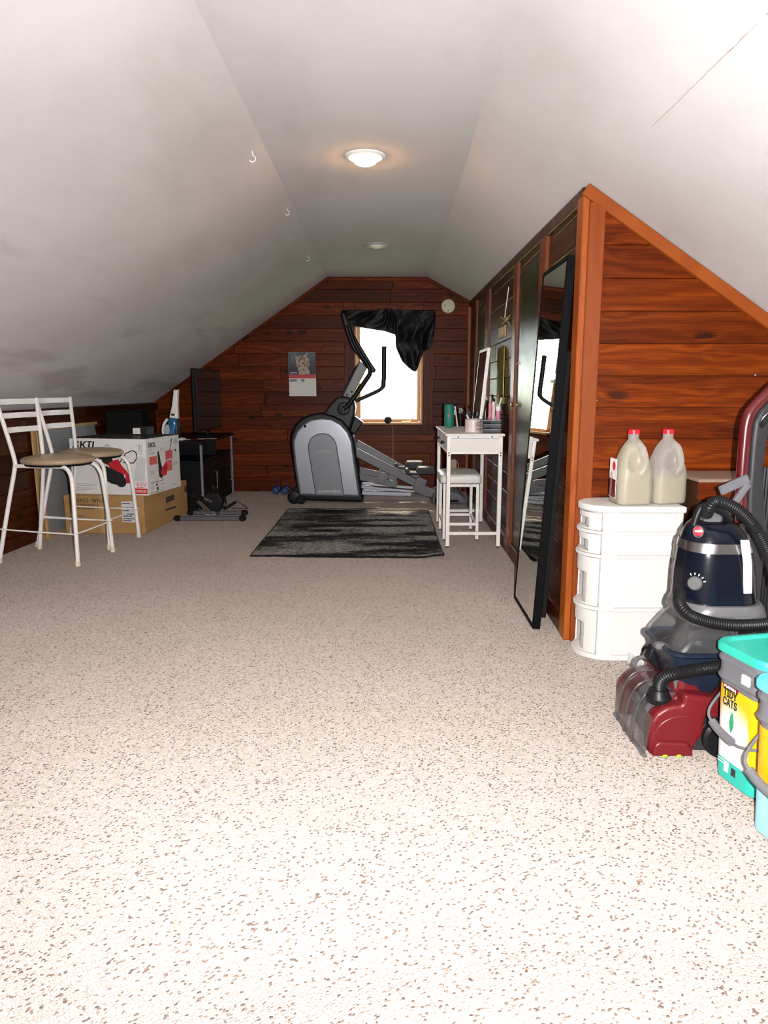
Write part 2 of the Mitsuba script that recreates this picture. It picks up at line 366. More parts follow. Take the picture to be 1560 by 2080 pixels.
def timber(name, p0, p1, w, t, up, matl='cedar_trim', c=0.003, parent=None):
    """a trim board with grain along it"""
    m = bar(p0, p1, w, t, c, up); d = V(p1, float)-V(p0, float); d /= np.linalg.norm(d); s = np.cross(V(up, float), d); s /= np.linalg.norm(s)
    board_id[0] += 1; w_ = V(m.vertices)-V(p0, float)
    uv = np.c_[w_@d+board_id[0]*1.7, board_id[0]+0.4+w_@s]
    if parent: return part(parent, name, m, matl, uv=uv)
    k = num(name); scene[k] = mikit.ply(m, matl, uv=uv); return tag(k, kind='structure')

struct('floor', cb((5.6, 9.2, 0.06), (-0.2, 2.85, -0.03), 0.001), 'carpet')
prof = lambda y, re, pz, rz: V([(xw(y)-0.03, y, 0.895), (-0.533-0.0085*max(0, y-1.0), y, 2.122), (re, y, 2.122), (xp(y), y, pz), (2.4, y, rz)])
P = [prof(-1.6, .345, 1.80, .72), prof(2.2, .352, 1.806, .725), prof(2.87, .362, 1.812, .728), prof(3.6, .378, 1.823, .74), prof(4.7, .392, 1.843, .75), prof(7.335, .39, 1.889, .84)]
struct('ceiling', loft([np.vstack([q, q[::-1]+V([0, 0, 0.14])]) for q in P], cap=False), 'ceiling_paint', smooth=False)
# left knee wall
wl = struct('wall_left', bar((xw(-1.6)-0.06, -1.6, 0.45), (xw(7.33)-0.06, 7.33, 0.45), 0.09, 0.95, 0.001), 'wall_backing')
L = math.hypot(8.93, xw(7.33)-xw(-1.6)); dl = V([xw(7.33)-xw(-1.6), 8.93, 0])/L
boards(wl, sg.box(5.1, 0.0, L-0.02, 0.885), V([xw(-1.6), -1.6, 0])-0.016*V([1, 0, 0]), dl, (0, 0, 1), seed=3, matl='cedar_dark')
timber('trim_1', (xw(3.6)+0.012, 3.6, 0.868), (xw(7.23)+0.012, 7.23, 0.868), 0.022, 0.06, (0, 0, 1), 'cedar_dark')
# back (gable) wall with the window
YB = 7.235
ztl = lambda x: 2.122-0.707*(-0.59-x)
out = sg.Polygon([(-2.45, 0), (-2.45, 0.86), (-0.592, 2.13), (0.392, 2.13), (0.83, 1.885), (0.83, 0)])
win = sg.box(-0.325, 0.685, 0.352, 1.765)
wb = struct('wall_back', extxz(sg.box(-2.6, -0.02, 2.4, 2.3).difference(win), YB+0.016, YB+0.10), 'wall_backing')
boards(wb, out.difference(win.buffer(0.004, join_style=2)), (0, YB+0.016, 0), (1, 0, 0), (0, 0, 1), z0=0.02, joints=(0.7, 1.7), seed=5)
for a, b in (((-2.36, .905), (-.589, 2.112)), ((-.596, 2.108), (.396, 2.108)), ((.385, 2.112), (.80, 1.888))):
    timber('trim_2', (a[0], YB-0.008, a[1]-0.012), (b[0], YB-0.008, b[1]-0.012), 0.016, 0.03, (0, 0, 1), 'cedar')
# window casing, sash and pane
for p0, p1, w in (((-.378, 0.60, 0), (-.378, 1.80, 0), .105), ((.408, 0.60, 0), (.408, 1.80, 0), .105), ((-.43, .632, 0), (.46, .632, 0), .095), ((-.43, 1.785, 0), (.46, 1.785, 0), .045)):
    timber('trim_3', (p0[0], YB-0.009, p0[1]), (p1[0], YB-0.009, p1[1]), w, 0.02, (0, -1, 0), 'cedar')
mat('pine_frame', (0.50, 0.27, 0.10), 0.45)
w1 = struct('window_1', [cb((.022, .15, 1.08), (-.316, YB+.055, 1.225)), cb((.022, .15, 1.08), (.343, YB+.055, 1.225)), cb((.68, .15, .022), (.0135, YB+.055, .695)), cb((.68, .15, .022), (.0135, YB+.055, 1.756))], 'pine_frame')
part(w1, 'sash_frame', [cb((.03, .03, 1.03), (-.29, YB+.085, 1.225)), cb((.03, .03, 1.03), (.317, YB+.085, 1.225)), cb((.60, .03, .03), (.0135, YB+.085, .721)), cb((.60, .03, .024), (.0135, YB+.085, 1.735))], 'pine_frame', smooth=False)
part(w1, 'glass_pane', trimesh.Trimesh([(-.278, YB+.085, .735), (.305, YB+.085, .735), (.305, YB+.085, 1.725), (-.278, YB+.085, 1.725)], [[0, 1, 2], [0, 2, 3]]), 'pane', smooth=False)
part(w1, 'crank_handle', [cyl((.20, YB+.02, .712), (.20, YB-.005, .715), .010), tube(spl([(.20, YB-.005, .715), (.225, YB-.012, .722), (.255, YB-.014, .748)]), .004), ball((.257, YB-.014, .752), .007), cb((.09, .03, .012), (.19, YB+.02, .712), .003)], 'brass')
# closet: long side with doors, front gable end
wc = struct('wall_closet_side', bar((xp(2.88)+.06, 2.88, .93), (xp(7.33)+.06, 7.33, .93), .085, 1.86, .001), 'wall_backing')
Ls = math.hypot(7.33-2.87, xp(7.33)-xp(2.87)); ds = V([xp(2.87)-xp(7.33), 2.87-7.33, 0])/Ls
so = V([xp(7.33), 7.33, 0])+V([0.016, 0, 0]); sy = lambda y: (7.33-y)/(7.33-2.87)*Ls
full = sg.Polygon([(sy(7.235), 0), (sy(7.235), zp(7.235)+.004), (sy(2.87), zp(2.87)+.0), (sy(2.87), 0)])
D1, D2 = (3.69, 4.37), (5.86, 6.55)
for d in (D1, D2): full = full.difference(sg.box(sy(d[1]), -1, sy(d[0]), 1.72))
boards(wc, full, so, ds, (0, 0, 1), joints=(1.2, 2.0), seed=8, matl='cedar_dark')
for i, d in enumerate((D1, D2)):
    yc = (d[0]+d[1])/2
    k = struct(f'door_{i+1}', cb((.03, d[1]-d[0]-.01, 1.70), (xp(yc)+.012, yc, .862), .003, rz=-.72), 'green_door')
    kx = xp(d[1])-.003; ky = d[1]-.045 if i == 0 else d[0]+.05
    part(k, 'knob', [lathe([(0, 0), (.011, .001), (.010, .006), (.005, .010), (.005, .022), (.012, .026), (.0135, .033), (.010, .040), (0, .042)], 20).apply_transform(trimesh.transformations.rotation_matrix(-math.pi/2, [0, 1, 0])).apply_translation((kx, ky, .95))], 'brass')
    part(k, 'hook_plate', [cb((.004, .05, .012), (kx, ky, 1.195), .001), cyl((kx, ky-.01, 1.195), (kx-.02, ky-.01, 1.19), .003)], 'brass')
for y0, y1 in ((3.56, 3.69), (4.37, 4.49), (5.68, 5.86), (6.55, 6.63)):
    yc = (y0+y1)/2; timber('trim_4', (xp(yc)-.006, yc, .012), (xp(yc)-.006, yc, zp(yc)-.055), .028, y1-y0, (0, 1, 0), 'cedar_trim_dark')
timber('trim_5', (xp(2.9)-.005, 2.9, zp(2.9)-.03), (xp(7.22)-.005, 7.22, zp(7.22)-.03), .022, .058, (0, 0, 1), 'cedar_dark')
timber('trim_5', (xp(7.2)-.012, 7.218, .0), (xp(7.2)-.012, 7.218, 1.84), .03, .03, (0, 1, 0))
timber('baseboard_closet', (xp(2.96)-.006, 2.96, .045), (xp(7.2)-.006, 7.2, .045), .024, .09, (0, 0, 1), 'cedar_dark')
# corner post and front of the closet
YF = 2.87
zf = lambda x: 1.81-0.664*(x-.765)
wf = struct('wall_closet_front', extxz([(.79, 0), (.79, zf(.79)), (2.4, zf(2.4)), (2.4, 0)], YF+.016, YF+.09), 'wall_backing')
boards(wf, sg.Polygon([(.80, 0), (.80, zf(.80)-.01), (2.3, zf(2.3)-.01), (2.3, 0)]), (0, YF+.016, 0), (1, 0, 0), (0, 0, 1), z0=-.019, joints=(40., 41.), seed=21)
timber('trim_6', (.757, 2.905, 0), (.757, 2.905, 1.775), .026, .085, (0, 1, 0))
timber('trim_6', (.798, YF-.010, 0), (.798, YF-.010, 1.745), .062, .022, (0, -1, 0))
timber('trim_6', (.748, YF-.012, zf(.748)-.030), (2.3, YF-.012, zf(2.3)-.030), .026, .045, (0, 0, 1))
part('trim_6', 'brass_pin', ball((.835, YF-.002, 1.0), .005, sub=1), 'brass')
for x, z in ((1.455, 1.10), (1.50, 1.042)): part(wf, 'brass_pin', ball((x, YF-.004, z), .006, sub=1), 'steel')
# plain shell behind the camera and to the right
struct('wall_right', cb((.08, 9.1, 1.1), (2.36, 2.85, .5), .001), 'white_paint')
struct('wall_front', extxz([(-2.9, 0), (-2.9, .9), (-.53, 2.2), (.34, 2.2), (2.4, .8), (2.4, 0)], -1.66, -1.58), 'white_paint')
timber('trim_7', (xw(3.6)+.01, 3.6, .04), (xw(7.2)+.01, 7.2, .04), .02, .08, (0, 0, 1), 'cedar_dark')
# seam in the plaster of the right slope
def slope_r(x, y):  # right slope in front of the closet
    return 1.806-(x-.757)*(1.806-.725)/(2.4-.757)
R = random.Random(2); n = 40
cr = [(.766, 1.1+1.12*i/n) for i in range(n+1)]
part('ceiling', 'plaster_crack', tube([(x+R.uniform(-.0015, .0015), y, 1.797+(1.80-1.797)*(y-2.2)-.001+R.uniform(-.0006, .0006)) for x, y in cr], [max(.0008, .0034*(1-i/n)*R.uniform(.4, 1.2)) for i in range(n+1)], 6), 'crack_tint')
mat('crack_tint', (0.30, 0.22, 0.19), .8)
# lawn outside
struct('ground_lawn', cb((60, 40, .2), (0, 28.5, -2.9), .01), 'lawn')

# ------------------------------------------------------------------ ceiling lights and bits on the shell
def downlight(x, y, on, label):
    k = thing('recessed_light', label, 'ceiling light'); z = 2.1205
    part(k, 'trim_ring', lathe([(.062, .002), (.068, -.010), (.080, -.011), (.094, -.004), (.096, .001)], 40, (x, y, z)), 'white_metal' if on else 'grey_light')
    part(k, 'reflector', lathe([(.063, .001), (.064, -.008), (.066, -.009)], 36, (x, y, z)), 'white_metal')
    part(k, 'bulb', lathe([(0, -.044), (.030, -.041), (.050, -.032), (.060, -.018), (.062, -.001)] if on else [(0, -.0265), (.025, -.025), (.045, -.020), (.058, -.012), (.062, -.001)], 32, (x, y, z)), 'white_plastic', smooth=True)
    if on: scene[k+'__bulb']['emitter'] = {'type': 'area', 'radiance': rgb(80.0, 40.0, 12.0)}
downlight(-.105, 3.56, True, 'round recessed ceiling light, switched on and glowing warm')
downlight(-.079, 5.66, False, 'round recessed ceiling light, switched off, nearer the window')
for x, y, z in ((-.604, 3.39, 2.082), (-.597, 4.456, 2.10), (-.632, 5.88, 2.08)):
    s = .022
    single('ceiling_hook', tube(spl([(x, y, z+.01), (x+.002, y, z-.4*s), (x+.6*s, y-.004, z-.9*s), (x+.5*s, y-.008, z-1.6*s), (x-.2*s, y-.008, z-1.8*s), (x-.5*s, y-.006, z-1.4*s)], 5), .0022, 8), 'white_plastic',
           {0: 'small white hook in the left slope, level with the lit ceiling light', 1: 'small white hook in the left slope, midway between the two ceiling lights', 2: 'small white hook in the left slope, nearest the gable wall'}[[-.604, -.597, -.632].index(x)], 'hook')
k = thing('wall_detector', 'round cream detector disc high on the gable wall right of the window', 'detector')
part(k, 'cover', lathe([(0, 0), (.066, 0), (.068, .012), (.062, .022), (.04, .026), (0, .027)], 40).apply_transform(trimesh.transformations.rotation_matrix(math.pi/2, [1, 0, 0])).apply_translation((.597, YB-.002, 1.842)), 'detector')
part(k, 'vent_dot', [ball((.597-.035, YB-.027, 1.85), .005, sub=2), ball((.597, YB-.026, 1.80), .005, sub=2)], 'black_matte')
# calendar
k = thing('wall_calendar', 'wall calendar with a cat photo over a white January page', 'calendar')
def cp(x): return -.991+.272*x
def cz(z): return 1.403-.436*z
part(k, 'picture_page', cb((.272, .004, .222), (cp(.5), YB-.006, cz(.255)), .001), 'cal_pic' if False else 'grey_board', smooth=False)
yf = YB-.0085
mat('cat_fur', proc(lambda p, n, uv: mix(mi.Color3f(0.50, 0.42, 0.32), mi.Color3f(0.22, 0.17, 0.12), smoothstep(.45, .7, fbm(p.x*70, p.z*60, 0, 3)))), .8)
mat('cal_dark', proc(lambda p, n, uv: mix(mi.Color3f(0.03, 0.03, 0.05), mi.Color3f(0.11, 0.13, 0.14), smoothstep(1.18, 1.38, p.z)*fbm(p.x*20, p.z*9, 0, 2)*1.6)), .6)
part(k, 'picture_print', cb((.266, .002, .216), (cp(.5), YB-.0085, cz(.255)), .0005), 'cal_dark', smooth=False)
cat = sg.Polygon([(.25, .06), (.33, .115), (.42, .08), (.55, .075), (.63, .08), (.70, .02), (.72, .12), (.76, .18), (.77, .28), (.72, .36), (.78, .44), (.76, .50), (.40, .50), (.38, .42), (.34, .33), (.30, .24), (.28, .14)]).buffer(.008)
part(k, 'cat_print', fr(ext(sg.Polygon([(cp(a)-0, cz(b)) for a, b in cat.exterior.coords]), .0012), (0, yf-.001, 0), (1, 0, 0), (0, 0, 1)), 'cat_fur')
part(k, 'cat_eye_print', [cb((.014, .001, .012), (cp(a), yf-.003, cz(b)), .0004) for a, b in ((.43, .17), (.61, .15))]+[cb((.02, .001, .008), (cp(.55), yf-.003, cz(.26)), .0004)], 'print_black')
part(k, 'month_lettering', text('January', .014, (cp(.05), yf-.0015, cz(.478)), (1, 0, 0), (0, 0, 1), .0008, True), 'print_white')
part(k, 'grid_page', cb((.272, .003, .212), (cp(.5)+.004, YB-.006, cz(.755)), .0008), 'print_white', smooth=False)
part(k, 'red_band', cb((.268, .002, .036), (cp(.5)+.004, YB-.008, cz(.552)), .0005), 'print_red', smooth=False)
part(k, 'small_pictures', [cb((.07, .0015, .026), (cp(.17), YB-.008, cz(.64)), .0005), cb((.034, .0015, .026), (cp(.52), YB-.008, cz(.64)), .0005)], 'grey_board', smooth=False)
num_txt = []
for r_ in range(4):
    for c_ in range(7): num_txt.append(cb((.007, .001, .007), (cp(.09+.137*c_), YB-.0079, cz(.70+.075*r_+.01)), .0003))
part(k, 'day_numbers', num_txt, 'print_grey', smooth=False)

# ------------------------------------------------------------------ curtain, ball lamp on the sill
def s01(t): t = np.clip(t, 0, 1); return t*t*(3-2*t)
def curtain():
    W0, W1, N, Mv = -.452, .470, 150, 46
    low = lambda x: float(np.interp(x, [-.452, -.42, -.395, -.363, -.30, -.175, -.03, .078, .082, .10, .146, .20, .253, .289, .325, .36, .40, .44, .455, .47],
                                    [1.71, 1.65, 1.642, 1.640, 1.642, 1.622, 1.600, 1.565, 1.45, 1.40, 1.306, 1.255, 1.213, 1.213, 1.32, 1.405, 1.425, 1.45, 1.56, 1.68]))
    tt, xx = np.meshgrid(np.arange(Mv+1)/Mv, W0+(W1-W0)*np.arange(N+1)/N, indexing='ij')
    top = 1.797+.010*np.sin(xx*9+1)+.012*np.exp(-((xx+.03)/.08)**2)
    lo = np.vectorize(low)(xx); z = top+(lo-top)*tt
    q = np.stack([xx*7+2.0*tt, z*5, 2+0*z], -1)
    rt = s01((xx+.05)/.15)
    ph = xx*(26+10*rt)-z*(20-6*rt)+9*meshkit.fbm(q*.7, 3, 4)
    d = .020+.030*np.sin(np.pi*np.minimum(1, tt*1.1))*(.5+.5*np.sin(ph))+.035*meshkit.fbm(q*1.6, 3, 8)
    d = d+.04*s01(xx/.12)*tt*s01((.42-xx)/.1)*(.6+.4*np.sin(xx*44+z*12))
    v = np.stack([xx, YB-.022-d, z], -1).reshape(-1, 3)
    f = []
    for j in range(Mv):
        for i in range(N):
            a = j*(N+1)+i; f += [[a, a+1, a+N+2], [a, a+N+2, a+N+1]]
    front = trimesh.Trimesh(v, f, process=False); back = front.copy(); back.vertices = V(v)+V([0, .006, 0]); back.invert()
    return trimesh.util.concatenate([front, back])
def smooth01(t): t = min(1, max(0, t)); return t*t*(3-2*t)
k = thing('window_valance', 'black satin valance swagged over the gable window', 'curtain')
part(k, 'fabric', curtain(), 'black_satin_cloth', smooth=True)
part(k, 'rod', cyl((-.448, YB-.03, 1.793), (.468, YB-.03, 1.793), .009), 'black_plastic')
k = thing('sill_ornament', 'small dark round ornament on the window sill with a cord hanging down', 'ornament')
part(k, 'ball', ball((.005, YB-.047, .735), .040, (1, 1, .92), 3), 'dark_grey', smooth=True)
part(k, 'cord', tube(spl([(.02, YB-.083, .725), (.045, YB-.075, .68), (.055, YB-.028, .62), (.058, YB-.018, .40), (.060, YB-.018, .12)]), .002, 6), 'grey_light')
part(k, 'stand', cb((.05, .05, .004), (.005, YB-.035, .6975), .001), 'dark_grey')

# ------------------------------------------------------------------ rug
def rug():
    nx, ny = 70, 90; x0, x1, y0, y1 = -.862, .352, 4.335, 6.115
    bb, aa = np.meshgrid(np.arange(ny+1)/ny, np.arange(nx+1)/nx, indexing='ij'); v, f = [], []
    x = x0+(x1-x0)*aa; y = y0+(y1-y0)*bb
    wob = .012*(meshkit.noise(np.stack([x*3, y*3, 1+0*x], -1), 3)-.5)
    y = y+.05*(1-bb)*(.35-aa)*.6+wob*(bb < .02)
    curl = .018*np.maximum(0, 1-np.hypot(x1-x, (y-y0)*1.2)/.16); xx = x+wob*(aa < .01)
    hh = .003*meshkit.noise(np.stack([xx*9, y*9, 4+0*x], -1), 2)
    v = np.vstack([np.stack([xx, y, z], -1).reshape(-1, 3) for z in (.0008+curl, .011+curl+hh)])
    n1 = (nx+1)*(ny+1)
    for j in range(ny):
        for i in range(nx):
            a = j*(nx+1)+i; q = [a, a+1, a+nx+2, a+nx+1]
            f += [[n1+q[0], n1+q[1], n1+q[2]], [n1+q[0], n1+q[2], n1+q[3]], [q[0], q[2], q[1]], [q[0], q[3], q[2]]]
    edge = [i for i in range(nx+1)]+[j*(nx+1)+nx for j in range(1, ny+1)]+[ny*(nx+1)+i for i in range(nx-1, -1, -1)]+[j*(nx+1) for j in range(ny-1, 0, -1)]
    for a, b in zip(edge, edge[1:]+edge[:1]): f += [[a, b, n1+b], [a, n1+b, n1+a]]
    top = [n1+e for e in edge]
    return trimesh.Trimesh(v, f, process=False), V(v)[top]
rm, redge = rug()
k = thing('area_rug', 'black and grey streaked area rug on the beige carpet before the elliptical trainer', 'rug')
part(k, 'pile', rm, 'rug_pile')
part(k, 'bound_edge', tube(redge-V([0, 0, .004]), .006, 6, True), 'black_matte')

# ------------------------------------------------------------------ bar stools
def stool(cx, cy, yaw, label):
    k = thing('bar_stool', label, 'stool', 'pair of white metal bar stools'); c, s = math.cos(math.radians(yaw)), math.sin(math.radians(yaw))
    g = lambda pts: V([(cx+c*x-s*y, cy+s*x+c*y, z) for x, y, z in pts])
    for sy in (-1, 1):
        part(k, 'back_leg', tube(g(list(spl([(-.262, sy*.195, .0), (-.222, sy*.176, .2), (-.180, sy*.156, .4), (-.145, sy*.137, .57), (-.142, sy*.136, .63), (-.160, sy*.155, .77), (-.192, sy*.188, .987)], 6))), .0128, 12), 'white_metal')
        part(k, 'front_leg', tube(g(spl([(.262, sy*.195, .0), (.254, sy*.180, .25), (.243, sy*.163, .47), (.228, sy*.152, .545), (.19, sy*.142, .583), (.13, sy*.135, .588), (0, sy*.135, .588), (-.143, sy*.136, .588)], 6)), .0125, 12), 'white_metal')
        for x, nm in ((-.262, 'back'), (.262, 'front')):
            part(k, 'foot_tip', cyl(g([(x, sy*.195, 0)])[0], g([(x*.985, sy*.193, .032)])[0], .0165, 14, .015), 'cream_rubber')
    for z, xb, hw_ in ((.968, -.187, .183), (.886, -.176, .171), (.800, -.164, .158)):
        n = 14; P = []
        for i in range(n+1):
            y = -hw_+2*hw_*i/n; P.append((xb-.022*(1-(y/hw_)**2), y))
        vs, f = [], []
        for x, y in P:
            for dz, dx in ((-.0165, -.002), (.0165, -.002), (.0165, .002), (-.0165, .002)): vs.append((x+dx-.15*dz, y, z+dz))
        part(k, 'back_slat', loft([g(vs[4*i:4*i+4]) for i in range(n+1)]), 'white_metal', smooth=40)
    zr = .205
    part(k, 'foot_rung', tube(g(spl([(-.228, -.20, zr+.006), (0, -.205, zr-.002), (.235, -.205, zr-.008), (.262, -.19, zr-.008), (.268, 0, zr-.004), (.262, .19, zr), (.235, .205, zr), (0, .205, zr), (-.228, .20, zr+.006)], 6)), .0048, 8), 'white_metal')
    m = lathe([(0, .600), (.195, .600), (.206, .604), (.212, .614), (.209, .625), (.195, .636), (.15, .645), (.08, .649), (0, .650)], 48)
    part(k, 'seat', X(m, (cx+.055*c, cy+.055*s, 0)), 'vinyl_beige', smooth=50)
    part(k, 'seat_base', X(lathe([(0, .588), (.19, .588), (.195, .594), (.195, .601), (0, .601)], 40), (cx+.055*c, cy+.055*s, 0)), 'black_matte')
stool(-2.075, 4.345, -9, 'white metal bar stool with beige round seat, in front of its twin')
stool(-2.060, 4.795, -9, 'white metal bar stool with beige round seat, between its twin and the boxes')

# ------------------------------------------------------------------ leaning boards, cartons
def lean(y0, y1, h, xb, xt, t, m, fm, label):
    k = thing('framed_board', label, 'board'); o = V([xb, y0, 0])
    up = V([xt-xb, 0, h]); up /= np.linalg.norm(up)
    part(k, 'panel', bar((xb, (y0+y1)/2, .006), (xt, (y0+y1)/2, h-.003), y1-y0-.02, t*.7, .001, (1, 0, 0)), m)
    for yy in (y0, y1): part(k, 'frame_side', bar((xb, yy, .003), (xt, yy, h), .022, t, .002, (1, 0, 0)), fm)
    for f in (.012, 1-.012): part(k, 'frame_rail', bar((xb+(xt-xb)*f, y0, h*f), (xb+(xt-xb)*f, y1, h*f), .024, t*1.05, .002, (1, 0, 0)), fm)
lean(4.90, 5.95, .775, -2.398, -2.412, .016, 'grey_board', 'frame_wood', 'grey panel in a thin wood frame leaning on the low wall behind the stools')
lean(4.86, 5.80, .79, -2.420, -2.430, .014, 'frame_wood', 'frame_wood', 'wood edged panel leaning behind the grey panel, touching the low wall')
def local(o, yaw):
    c, s = math.cos(math.radians(yaw)), math.sin(math.radians(yaw))
    r = V([c, s, 0]); b = V([-s, c, 0])
    return lambda x, y, z: V(o)+r*x+b*y+V([0, 0, z]), r, b
Z = V([0, 0, 1.])
# brown carton, origin at its near right bottom corner
g, r, b = local((-1.760, 5.047, 0), -4)
k = thing('brown_carton', 'long brown cardboard carton lying on the carpet under the white box', 'box')
part(k, 'carton', X(cb((.60, .90, .283), c=.006), g(-.30, .45, .1415), rz=-4), 'cardboard')
part(k, 'tape_strip', X(cb((.06, .902, .284), c=.003), g(-.30, .45, .1418), rz=-4), 'frame_wood')
part(k, 'shipping_label', bar(g(-.165, -.001, .165), g(-.065, -.001, .165), .002, .155, .0004, Z), 'print_lightgrey', smooth=False)
part(k, 'label_lettering', [bar(g(-.158, -.0024, z), g(-.158+w, -.0024, z), .001, .006, .0002, Z) for z, w in ((.225, .06), (.195, .08), (.175, .05), (.15, .08), (.135, .07), (.115, .085), (.10, .06))], 'print_black', smooth=False)
for i, (s, h, x, z) in enumerate((('5852-WH06', .026, -.50, .232), ('CONVS0010-1', .016, -.50, .205), ('MP: MEDIUM', .015, -.50, .182), ('QTY: 1', .014, -.50, .125), ('CHINA', .014, -.50, .105), ('White', .016, -.25, .185))):
    part(k, 'stencil_lettering', text(s, h, g(x, -.0002, z), r, Z, .0008, True), 'print_ink', smooth=False)
part(k, 'hand_slot', bar(g(.0, .42, .185), g(.0, .60, .185), .003, .045, .012, Z), 'print_ink')
part(k, 'side_stencil', [bar(g(.0005, .38+.02, .11), g(.0005, .62, .10), .002, .014, .0004, Z), bar(g(.0005, .84, .21), g(.0005, .89, .21), .002, .05, .0004, Z)], 'print_ink', smooth=False)
# white snow thrower carton
g, r, b = local((-1.722, 5.045, .284), -10)
k = thing('white_carton', 'white printed carton with a red snow machine picture, on the brown carton', 'box')
W, D, H = .600, .52, .408
part(k, 'carton', X(cb((W, D, H), c=.004), g(-W/2, D/2, H/2), rz=-10), 'print_white')
part(k, 'lid_flap', X(cb((W-.004, D-.004, .003), c=.001), g(-W/2, D/2, H+.001), rz=-10), 'dark_grey')
F = lambda x, z, d=.0006: g(x-W, -d, z)                                     # on the front
S = lambda y, z, d=.0006: g(d, y, z)                                        # on the right side
def flat(poly, side, m, nm, d=.0006, th=.0008):
    q = ext(sg.Polygon(poly) if not isinstance(poly, sg.base.BaseGeometry) else poly, th)
    part(k, nm, fr(q, (F(0, 0, d-th+.0008) if side == 'F' else S(0, 0, d-th+.0008)), r if side == 'F' else b, Z), m, smooth=False)
slant = lambda m: m.apply_transform(V([[1, .22, 0, 0], [0, 1, 0, 0], [0, 0, 1, 0], [0, 0, 0, 1.]]))
def logo(o, rr, h):
    m = meshkit.text_mesh('SKIL', h, .0012, True); m.apply_scale([3.8*h/(m.bounds[1][0]-m.bounds[0][0]), 1, 1]); return fr(slant(m), o, rr, Z)
part(k, 'brand_lettering', logo(F(.02, .335), r, .052), 'print_black', smooth=False)
part(k, 'brand_lettering', logo(S(.03, .345), b, .030), 'print_black', smooth=False)
flat([(.27, .352), (.33, .352), (.305, .372)], 'F', 'print_grey', 'tip_triangle')
flat([(.49, .085), (.58, .085), (.595, .27), (.53, .285)], 'F', 'print_lightgrey', 'grey_swoosh')
flat([(.53, .37), (.53, .315), (.552, .295), (.574, .315), (.574, .37)], 'F', 'print_grey', 'warranty_shield')
flat([(.5335, .367), (.5335, .317), (.552, .300), (.5705, .317), (.5705, .367)], 'F', 'print_white', 'warranty_shield_face', .0010)
part(k, 'warranty_numeral', text('5', .022, F(.544, .338, .001), r, Z, .001, True), 'print_black', smooth=False)
part(k, 'warranty_lettering', text('YEAR', .007, F(.541, .322, .001), r, Z, .001, True), 'print_black', smooth=False)
# machine picture
circ = lambda x, y, q: sg.Point(x, y).buffer(q)
flat(sg.LineString([(.375, .215), (.40, .245), (.445, .305), (.50, .325), (.525, .31), (.528, .27), (.50, .235), (.42, .238)]).buffer(.0035), 'F', 'print_black', 'picture_handle')
flat([(.25, .24), (.275, .33), (.31, .325), (.335, .27), (.34, .235), (.30, .215)], 'F', 'print_black', 'picture_chute', .0009)
flat([(.295, .225), (.34, .25), (.385, .262), (.40, .225), (.43, .19), (.455, .165), (.44, .15), (.34, .165)], 'F', 'print_red', 'picture_body', .0012)
flat([(.22, .19), (.25, .215), (.30, .205), (.42, .15), (.42, .11), (.385, .07), (.31, .085), (.255, .12), (.22, .15)], 'F', 'dark_grey', 'picture_housing', .0015)
flat([(.43, .15), (.475, .165), (.47, .09), (.44, .085)], 'F', 'print_red', 'picture_auger', .0016)
flat(circ(.395, .10, .042), 'F', 'print_black', 'picture_wheel', .0018)
flat(circ(.395, .10, .02), 'F', 'dark_grey', 'picture_hub', .0022)
flat(sg.box(.475, .012, .598, .052), 'F', 'print_red', 'red_panel')
part(k, 'brushless_lettering', text('BRUSHLESS', .017, F(.482, .024, .0012), r, Z, .001, True, .105), 'print_white', smooth=False)
flat(sg.box(.475, .055, .598, .105), 'F', 'print_white', 'white_panel', .0010)
part(k, 'voltage_lettering', text('40V', .030, F(.512, .068, .0012), r, Z, .001, False), 'print_red', smooth=False)
flat(sg.box(.515, .058, .575, .061), 'F', 'print_red', 'red_rule', .0014)
part(k, 'small_print', [bar(F(.03, z), F(.03+w, z), .001, .004, .0002, Z) for z, w in ((.075, .17), (.062, .15), (.046, .15), (.034, .12), (.024, .08))], 'print_grey', smooth=False)
# side panel
for x0, x1, z0, z1 in ((.045, .155, .215, .275), (.285, .40, .235, .30), (.31, .385, .145, .225)): flat(sg.box(x0, z0, x1, z1), 'S', 'print_pink', 'red_panel')
flat([(.165, .30), (.185, .31), (.215, .20), (.245, .15), (.215, .10), (.175, .12)], 'S', 'dark_grey', 'picture_housing', .0012)
flat([(.20, .15), (.235, .185), (.295, .225), (.315, .195), (.29, .12), (.225, .115)], 'S', 'print_red', 'picture_body', .0015)
flat(sg.LineString([(.29, .22), (.34, .285), (.385, .345), (.40, .385), (.385, .37)]).buffer(.003), 'S', 'print_black', 'picture_handle')
flat([(.42, .345), (.50, .345), (.46, .395)], 'S', 'print_grey', 'tip_triangle')
flat(sg.box(.04, .085, .235, .088).union(sg.box(.04, .012, .235, .015)), 'S', 'print_black', 'panel_rule')
part(k, 'small_print', [bar(S(y, z), S(y+w, z), .001, .005, .0002, Z) for y, z, w in ((.04, .325, .05), (.04, .305, .09), (.04, .295, .08), (.05, .26, .05), (.21, .325, .06), (.21, .312, .07), (.05, .17, .06), (.05, .16, .05), (.05, .15, .06), (.41, .20, .06), (.41, .19, .07), (.41, .18, .05), (.42, .30, .04), (.05, .07, .05), (.05, .055, .04), (.05, .04, .05), (.20, .06, .04), (.20, .03, .035), (.36, .03, .08))], 'print_grey', smooth=False)
flat(circ(.135, .065, .011).union(circ(.145, .035, .012)).union(circ(.45, .29, .009)), 'S', 'print_black', 'icon_print')
